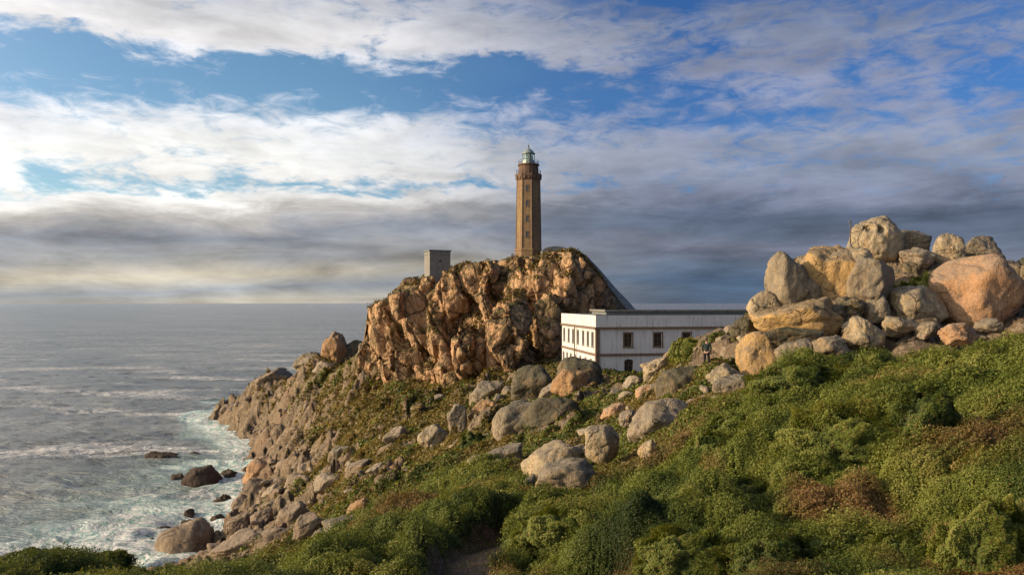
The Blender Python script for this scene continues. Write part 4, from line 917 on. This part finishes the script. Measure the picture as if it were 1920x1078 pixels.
comp = {}
for (x0, y0, x1, y1), mat in hill:
    if y0 < 680 and x0 < 900: continue
    mat = {'dark': 'grey', 'rust': 'cream'}.get(mat, mat)
    if mat not in comp:
        comp[mat] = []
        for k in range(12): m_ = protos[k].copy(); m_.materials.clear(); m_.materials.append(M[mat]); comp[mat].append(m_)
    w = x1 - x0
    for k in range(2 if w > 36 else 1):
        px = (x0 + x1) / 2 + w * rs.choice([-1, 1]) * rs.uniform(.4, .75); py = y1 - (y1 - y0) * rs.uniform(-.05, .3); d = hit(px, py, 24); s = w * rs.uniform(.18, .4) / F * d
        if d > 240: continue
        x = (px - HX) / F * d; o = link('loose_stone', comp[mat][rs.randint(12)], None, loc=(x, d, ground_at(x, d) + s * .12)); o.rotation_euler = (rs.uniform(-.4, .4), rs.uniform(-.7, .3), rs.uniform(0, 6.28)); o.scale = (s * 1.3, s, s * rs.uniform(.7, 1.2))
        tag(o, 'broken-off stone lying against one of the hillside boulders', 'stone', 'stones lying against the hillside boulders')

# ------------------------------------------------------------------ thin pole on the outcrop
pb = P(1594, 462, 53.5)
po = empty('pole', (pb.x, pb.y, pb.z), 0, 'thin dark pole standing on the skyline left of the domed summit boulder', 'pole')
mobj('shaft', lambda b: bm_tube(b, (0, 0, -.4), (0.02, 0, 1.75), .045, 8), 'iron', po)
mobj('base', lambda b: bm_prism(b, [(-.5, .16), (.10, .13), (.2, .06)], 8), 'concrete', po)
mobj('cap', lambda b: bm_prism(b, [(1.72, .07), (1.80, .08), (1.86, .03)], 8), 'iron', po)

# ------------------------------------------------------------------ person
def skin_mesh(name, pts, edges, mat, sub=2, parent=None):
    me = bpy.data.meshes.new(name); me.from_pydata([p_[:3] for p_ in pts], edges, []); o = bpy.data.objects.new(name, me); COL.objects.link(o)
    o.modifiers.new('s', 'SKIN'); sv = me.skin_vertices[0].data
    for i, p_ in enumerate(pts): r = p_[3]; sv[i].radius = r if isinstance(r, tuple) else (r, r); sv[i].use_root = (i == 0)
    s = o.modifiers.new('ss', 'SUBSURF'); s.levels = s.render_levels = sub
    m2 = bpy.data.meshes.new_from_object(o.evaluated_get(bpy.context.evaluated_depsgraph_get())); m2.name = name; bpy.data.objects.remove(o)
    m2.polygons.foreach_set('use_smooth', np.ones(len(m2.polygons), bool)); m2.materials.clear(); return link(name, m2, mat, parent)
pd = 44.0; pxw = P(1325, 690, pd)
pz = pxw.z + .02
per = empty('person', (pxw.x, pxw.y, pz), math.radians(150), 'person in dark jacket and black trousers standing on the slope before the house', 'person')
skinm = solid('skin', (.42, .25, .17), .55, .1, 8, .3); hairm = solid('hair', (.06, .03, .015), .6, .3, 30); jack = solid('dark_green_jacket', (.018, .032, .028), .8, .3, 8); trou = solid('black_trousers', (.012, .012, .018), .85, .2, 8); shoe = solid('shoe', (.03, .025, .02), .6, .2, 8)
pts = [(0, 0, .94, (.13, .10)), (0, 0, 1.10, (.125, .09)), (0, 0, 1.28, (.15, .10)), (0, 0, 1.40, (.13, .085)), (0, .005, 1.49, (.055, .055)), (0, .0, 1.57, (.062, .07)), (0, -.005, 1.66, (.074, .09)), (0, 0, 1.73, (.05, .06))]
ed = [(i, i + 1) for i in range(7)]
for s in (-1, 1):
    n = len(pts); pts += [(s * .10, 0, .88, .085), (s * .115, -.02, .52, .058), (s * .12, .02, .10, .038), (s * .125, -.06, .04, .034), (s * .13, -.17, .03, .028)]; ed += [(0, n), (n, n + 1), (n + 1, n + 2), (n + 2, n + 3), (n + 3, n + 4)]
    n = len(pts); pts += [(s * .175, 0, 1.40, .058), (s * .24, .02, 1.14, .042), (s * .21, -.12, .93, .030), (s * .20, -.17, .88, (.024, .016))]; ed += [(3, n), (n, n + 1), (n + 1, n + 2), (n + 2, n + 3)]
    w = len(pts) - 1
    for k, (dx, L) in enumerate(((-.03, .075), (-.01, .085), (.01, .08), (.03, .065))):
        m_ = len(pts); pts += [(s * .20 + dx, -.20, .845, .009), (s * .20 + dx, -.205, .845 - L * .6, .0085), (s * .20 + dx, -.19, .845 - L, .007)]; ed += [(w, m_), (m_, m_ + 1), (m_ + 1, m_ + 2)]
    m_ = len(pts); pts += [(s * .165, -.20, .87, .010), (s * .15, -.225, .83, .009)]; ed += [(w, m_), (m_, m_ + 1)]
body = skin_mesh('body', pts, ed, skinm, 2, per)
jp = [(0, 0, .90, (.165, .13)), (0, 0, 1.10, (.155, .12)), (0, 0, 1.30, (.18, .13)), (0, 0, 1.42, (.15, .11)), (0, 0, 1.50, (.07, .07))]; je = [(0, 1), (1, 2), (2, 3), (3, 4)]
for s in (-1, 1): n = len(jp); jp += [(s * .185, 0, 1.41, .075), (s * .25, .02, 1.14, .06), (s * .215, -.11, .95, .048)]; je += [(3, n), (n, n + 1), (n + 1, n + 2)]
skin_mesh('jacket', jp, je, jack, 2, per)
tp = [(0, 0, .95, (.15, .115))]; te = []
for s in (-1, 1): n = len(tp); tp += [(s * .10, 0, .84, .10), (s * .117, -.02, .52, .075), (s * .12, .02, .12, .058)]; te += [(0, n), (n, n + 1), (n + 1, n + 2)]
skin_mesh('trousers', tp, te, trou, 2, per)
for s in (-1, 1): skin_mesh('shoe', [(s * .12, .05, .05, .05), (s * .125, -.06, .045, .048), (s * .13, -.18, .035, .036)], [(0, 1), (1, 2)], shoe, 2, per)
skin_mesh('hair', [(0, .02, 1.74, (.075, .085)), (0, .045, 1.66, (.085, .07)), (0, .06, 1.56, (.06, .04))], [(0, 1), (1, 2)], hairm, 2, per)
def face(b):
    for s in (-1, 1): bm_prism(b, [(1.655, .006), (1.662, .011), (1.669, .006)], 6, cx=s * .03, cy=-.092)
mobj('eyes', face, shoe, body)
mobj('nose', lambda b: bm_prism(b, [(1.615, .014), (1.63, .013), (1.665, .006)], 6, cx=0, cy=-.098), skinm, body, True)

# ------------------------------------------------------------------ vegetation
def leaf_mesh(name, Pt, Nn, size, tint, dry, mat, seed=0, elong=1.8, upbias=.35):
    r = np.random.RandomState(seed); n = len(Pt)
    fn = Nn + r.normal(size=(n, 3)) * .42; fn /= np.linalg.norm(fn, axis=1)[:, None]      # leaves face outwards on the whole
    u = np.cross(fn, r.normal(size=(n, 3))); u /= np.maximum(np.linalg.norm(u, axis=1), 1e-6)[:, None]; u = u + Nn * upbias; u /= np.linalg.norm(u, axis=1)[:, None]
    w = np.cross(fn, u); w /= np.maximum(np.linalg.norm(w, axis=1), 1e-6)[:, None]
    L = (size * elong * .5)[:, None]; Wd = (size * .5)[:, None]; bend = np.cross(u, w) * Wd * .5
    V = np.stack([Pt - u * L, Pt + w * Wd + bend, Pt + u * L, Pt - w * Wd + bend], 1).reshape(-1, 3)
    me = npmesh(name, V, np.arange(n * 4).reshape(-1, 4), False)
    attr(me, 'tint', np.clip(tint, 0, 1), 'FACE'); attr(me, 'dryness', np.clip(dry, 0, 1), 'FACE'); me.materials.append(mat); return me

# sample the ground sheet by how large it shows
nu = 1150
q4 = V[gF]; cen = q4.mean(1); nrm = np.cross(q4[:, 2] - q4[:, 0], q4[:, 3] - q4[:, 1]); area = np.linalg.norm(nrm, axis=1); nrm = nrm / np.maximum(area, 1e-9)[:, None]; area *= .5
dist = np.linalg.norm(cen, axis=1); cosv = np.abs((nrm * cen).sum(1)) / dist
scr = area * (np.maximum(cosv, .0) + .12) / dist ** 2
fr, fg, fd, fb_ = [a_[gF].mean(1) for a_ in (g_rock, g_green, g_dry, g_bare)]
upx = np.abs(cen[:, 0] / cen[:, 1]) < .74
# drop ground hidden well below the line of sight (behind nearer banks)
slope = (V[:, 2] / V[:, 1]).reshape(820, nu); mxs = np.maximum.accumulate(slope, 0); hid = (mxs - slope); hid = hid.ravel()[gF].mean(1)
vis = (hid < .012) & upx & (cen[:, 1] > 5)
def pick(w, n, seed):
    r = np.random.RandomState(seed); c = np.cumsum(w); i = np.searchsorted(c, r.rand(n) * c[-1]); a, b = r.rand(n), r.rand(n); f = q4[i]
    Pt = (f[:, 0] * ((1 - a) * (1 - b))[:, None] + f[:, 1] * (a * (1 - b))[:, None] + f[:, 2] * (a * b)[:, None] + f[:, 3] * ((1 - a) * b)[:, None]); return i, Pt, r
NL = 1700000
wg = scr * vis * np.clip(fg, 0, 1) * (1 - .93 * np.clip(fb_ * 1.5, 0, 1)) * (1 - fr)
i, Pt, r = pick(wg, NL, 1)
dd = dist[i]; size = np.maximum(.013, .00118 * dd) * r.uniform(.6, 1.5, NL)
clump = fbm(Pt[:, 0], Pt[:, 1], sc=1 / .7, oct=2, seed=201); patch = fbm(Pt[:, 0], Pt[:, 1], sc=1 / 4.0, oct=3, seed=202)
hgt = np.maximum(.03, (.06 + .22 * (clump + .3))) * (1 + dd / 40.); off = r.rand(NL) ** .7
Nn = nrm[i]; Nn = np.where(Nn[:, 2:] < 0, -Nn, Nn); up_ = Nn + np.array([0, 0, .25]); up_ /= np.linalg.norm(up_, axis=1)[:, None]
Pt = Pt + up_ * (off * hgt)[:, None] + r.normal(size=(NL, 3)) * (size * .4)[:, None]
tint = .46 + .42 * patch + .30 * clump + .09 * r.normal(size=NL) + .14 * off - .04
dry = np.clip(fd[i] * 1.05 - .12 + .25 * r.normal(size=NL) * (fd[i] > .05), 0, 1) ; dry = np.maximum(dry, (r.rand(NL) < .012) * .8)
dry = np.maximum(dry, sstep(.25, .6, fbm(Pt[:, 0], Pt[:, 1], sc=1 / 1.7, oct=2, seed=208) - .35) * .4)
tag(link('heath', leaf_mesh('heath', Pt, up_, size, tint, dry, M['leaf'], 3, 2.4)), 'low green heath and gorse covering the near hillside', 'ground cover', kind='stuff')
def Nn_g(i): m_ = nrm[i]; return np.where(m_[:, 2:] < 0, -m_, m_)
# slope grass, coarser and drier
NG = 240000
wq = scr * vis * np.clip(1 - fg, 0, 1) * np.clip(1 - 1.1 * fr, 0, 1) * (1 - .9 * fb_) * (dist > 20)
i, Pt, r = pick(wq, NG, 2); dd = dist[i]; size = np.maximum(.05, .0024 * dd) * r.uniform(.5, 1.3, NG)
patch = fbm(Pt[:, 0], Pt[:, 1], sc=1 / 9.0, oct=3, seed=203); c2 = fbm(Pt[:, 0], Pt[:, 1], sc=1 / 2.0, oct=2, seed=204)
up_ = Nn_g(i); Pt = Pt + np.array([0, 0, 1.]) * (size * r.uniform(.2, 1.1, NG))[:, None]
tint = .42 + .3 * patch + .22 * c2 + .16 * r.normal(size=NG)
gm_ = leaf_mesh('slope_grass', Pt, up_, size, tint, np.clip(.15 + .5 * c2, 0, .7), M['grass'], 5, 2.2, .8)
tag(link('grass', gm_), 'dry brown and olive grass tufts covering the slope down to the sea', 'grass', kind='stuff')
# green creeping patches on the brown slope
NP = 110000
pn = fbm(cen[:, 0], cen[:, 1], sc=1 / 10., oct=4, seed=205)
pxc = HX + F * cen[:, 0] / cen[:, 1]; greenish = sstep(130, 40, cen[:, 1])
wp = wq * sstep(.0, .3, pn + greenish * .45 - .30)
i, Pt, r = pick(wp, NP, 4); dd = dist[i]; size = np.maximum(.05, .0026 * dd) * r.uniform(.6, 1.3, NP)
Pt = Pt + np.array([0, 0, 1.]) * (size * r.uniform(.3, 1.6, NP))[:, None]
tag(link('creeping_shrubs', leaf_mesh('creeping_shrubs', Pt, Nn_g(i), size, .45 + .3 * fbm(Pt[:, 0], Pt[:, 1], sc=1 / 3., oct=3, seed=206) + .2 * r.normal(size=NP), (r.rand(NP) < .15) * .7, M['leaf'], 6)), 'patches of olive green creeping scrub between the rocks on the slope', 'ground cover', kind='stuff')
# crag-ledge vegetation
cm = cliff.data; nc = len(cm.polygons); ca = np.empty(nc * 3, np.float32); cm.polygons.foreach_get('center', ca); ca = ca.reshape(-1, 3).astype(float); cn = np.empty(nc * 3, np.float32); cm.polygons.foreach_get('normal', cn); cn = cn.reshape(-1, 3)
w = sstep(.25, .8, cn[:, 2]) * sstep(-.05, .25, fbm(ca[:, 0], ca[:, 1], ca[:, 2], sc=.12, oct=3, seed=207)) * (ca[:, 1] < 178) + 1e-9
r = np.random.RandomState(9); NC = 15000; i = np.searchsorted(np.cumsum(w), r.rand(NC) * w.sum()); i = np.minimum(i, nc - 1); size = r.uniform(.22, .5, NC)
Pt = ca[i] + r.normal(size=(NC, 3)) * .25 + np.array([0, 0, .15])
tag(link('ledge_grass', leaf_mesh('ledge_grass', Pt, cn[i].astype(float), size, .35 + .25 * r.normal(size=NC), r.uniform(0, .8, NC), M['grass'], 7)), 'brown and green tufts growing on the ledges of the crag', 'grass', kind='stuff')

# separate bushes
def bush(px, py, wpx, hpx, seed, label, d=None, mat='bush_leaf', tb=.4, dens=1.0, dryv=0.):
    d = d or hit(px, py + hpx * .35); c = P(px, py, d); a = wpx / F * d / 2; h = hpx / F * d; zb = ground_at(c.x, d); r = np.random.RandomState(seed)
    n = int(wpx * hpx * 3.4 * dens) + 600; D = r.normal(size=(n, 3)); D /= np.linalg.norm(D, axis=1)[:, None]; D[:, 2] = np.where(D[:, 2] < -.55, -D[:, 2], D[:, 2])
    lump = 1 + .34 * fbm(D[:, 0] * 1 + seed, D[:, 1], D[:, 2], sc=2.2, oct=3, seed=seed); rad = lump * (.72 + .28 * r.rand(n) ** .5)
    Pt = D * rad[:, None] * np.array([a, a * .8, max(h * .8, a * .38)]); Pt[:, 2] -= .1 * h
    size = np.maximum(.015, .0014 * d) * r.uniform(.6, 1.4, n)
    tint = .12 + tb * .9 + .5 * (lump - 1) * 2 + .09 * r.normal(size=n)
    me = leaf_mesh('bush', Pt, D, size, tint, np.maximum((r.rand(n) < .06) * .8, dryv * r.uniform(.5, 1, n)), M[mat], seed, 2.6)
    o = link('bush', me, loc=(c.x, d, zb + .02 * h)); tag(o, label, 'bush')
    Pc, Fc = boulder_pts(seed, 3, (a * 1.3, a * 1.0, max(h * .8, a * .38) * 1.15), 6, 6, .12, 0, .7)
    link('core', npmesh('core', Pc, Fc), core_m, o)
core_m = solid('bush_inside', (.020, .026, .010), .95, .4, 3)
for k, b_ in enumerate([
 (1600, 800, 300, 110, 'large pale green rounded bush in the middle of the right hillside', dict(tb=.62)),
 (1500, 700, 190, 60, 'dark green bush at the foot of the golden wedge boulder'), (1630, 680, 170, 55, 'dark glossy bush just below the reddish path', dict(tb=.25)),
 (1380, 760, 130, 60, 'round green bush left of the dark one by the outcrop'), (1340, 800, 110, 60, 'green bush right of the long pale slab'),
 (1800, 700, 200, 70, 'yellow-green bush on the rise under the huge cracked boulder', dict(tb=.55)), (1740, 790, 130, 110, 'dark shaded bush to the right of the large pale green one', dict(tb=.12)),  # very low tb darkens the leaf colour to paint the shaded bush
 (1735, 515, 60, 45, 'bright green bush growing between the outcrop boulders', dict(d=50, tb=.75)), (1700, 550, 54, 40, 'olive bush in the cleft above the low tapering boulder', dict(d=49.5, tb=.5)),
 (1180, 935, 200, 44, 'long dark green bush below the tooth-like stone', dict(tb=.42)), (1060, 985, 190, 70, 'green bush right of the bare dirt path', dict(tb=.45)),
 (1400, 880, 190, 70, 'dark bush left of the rust-coloured patch', dict(tb=.25)), (1590, 925, 130, 46, 'rust-coloured dead bush in the centre of the right hillside', dict(dryv=.9, tb=.4)),
 (1850, 960, 190, 140, 'large yellow-green bush near the right edge', dict(tb=.6)), (1700, 960, 170, 90, 'mid green bush beside the large yellow-green one'),
 (1290, 1010, 200, 80, 'olive bush near the bottom centre', dict(tb=.5)), (1460, 1000, 180, 80, 'dark bush at the bottom right of centre', dict(tb=.2)),
 (850, 975, 130, 34, 'dark shaded bush beside the bare dirt path', dict(tb=.1)), (740, 1010, 160, 40, 'dark low bush on the lower left bank', dict(tb=.25)),  # shaded bush by the path: shade is put into its leaf tint
 (470, 1046, 110, 30, 'low dark bush next to the long smooth waterline rock', dict(tb=.3, d=31)), (60, 1056, 110, 26, 'dark bush in the bottom left corner', dict(tb=.12, d=27)), (205, 1064, 90, 20, 'small olive bush right of the bottom left corner bush', dict(tb=.4, d=28)),
 (890, 815, 60, 40, 'dark green bush left of the rounded grey boulder on the middle slope', dict(tb=.15)), (1850, 835, 110, 60, 'straw-coloured dry bush above the large yellow-green one', dict(dryv=.75, tb=.8)), (1840, 1045, 130, 70, 'orange-brown dead bush at the bottom right', dict(dryv=1., tb=.75)),
 (1290, 655, 70, 36, 'yellow-green bush below the third window of the white house', dict(tb=.7, d=57)),
]):
    kw = b_[5] if len(b_) > 5 else {}; bush(b_[0], b_[1], b_[2], b_[3], 900 + k, b_[4], **kw)
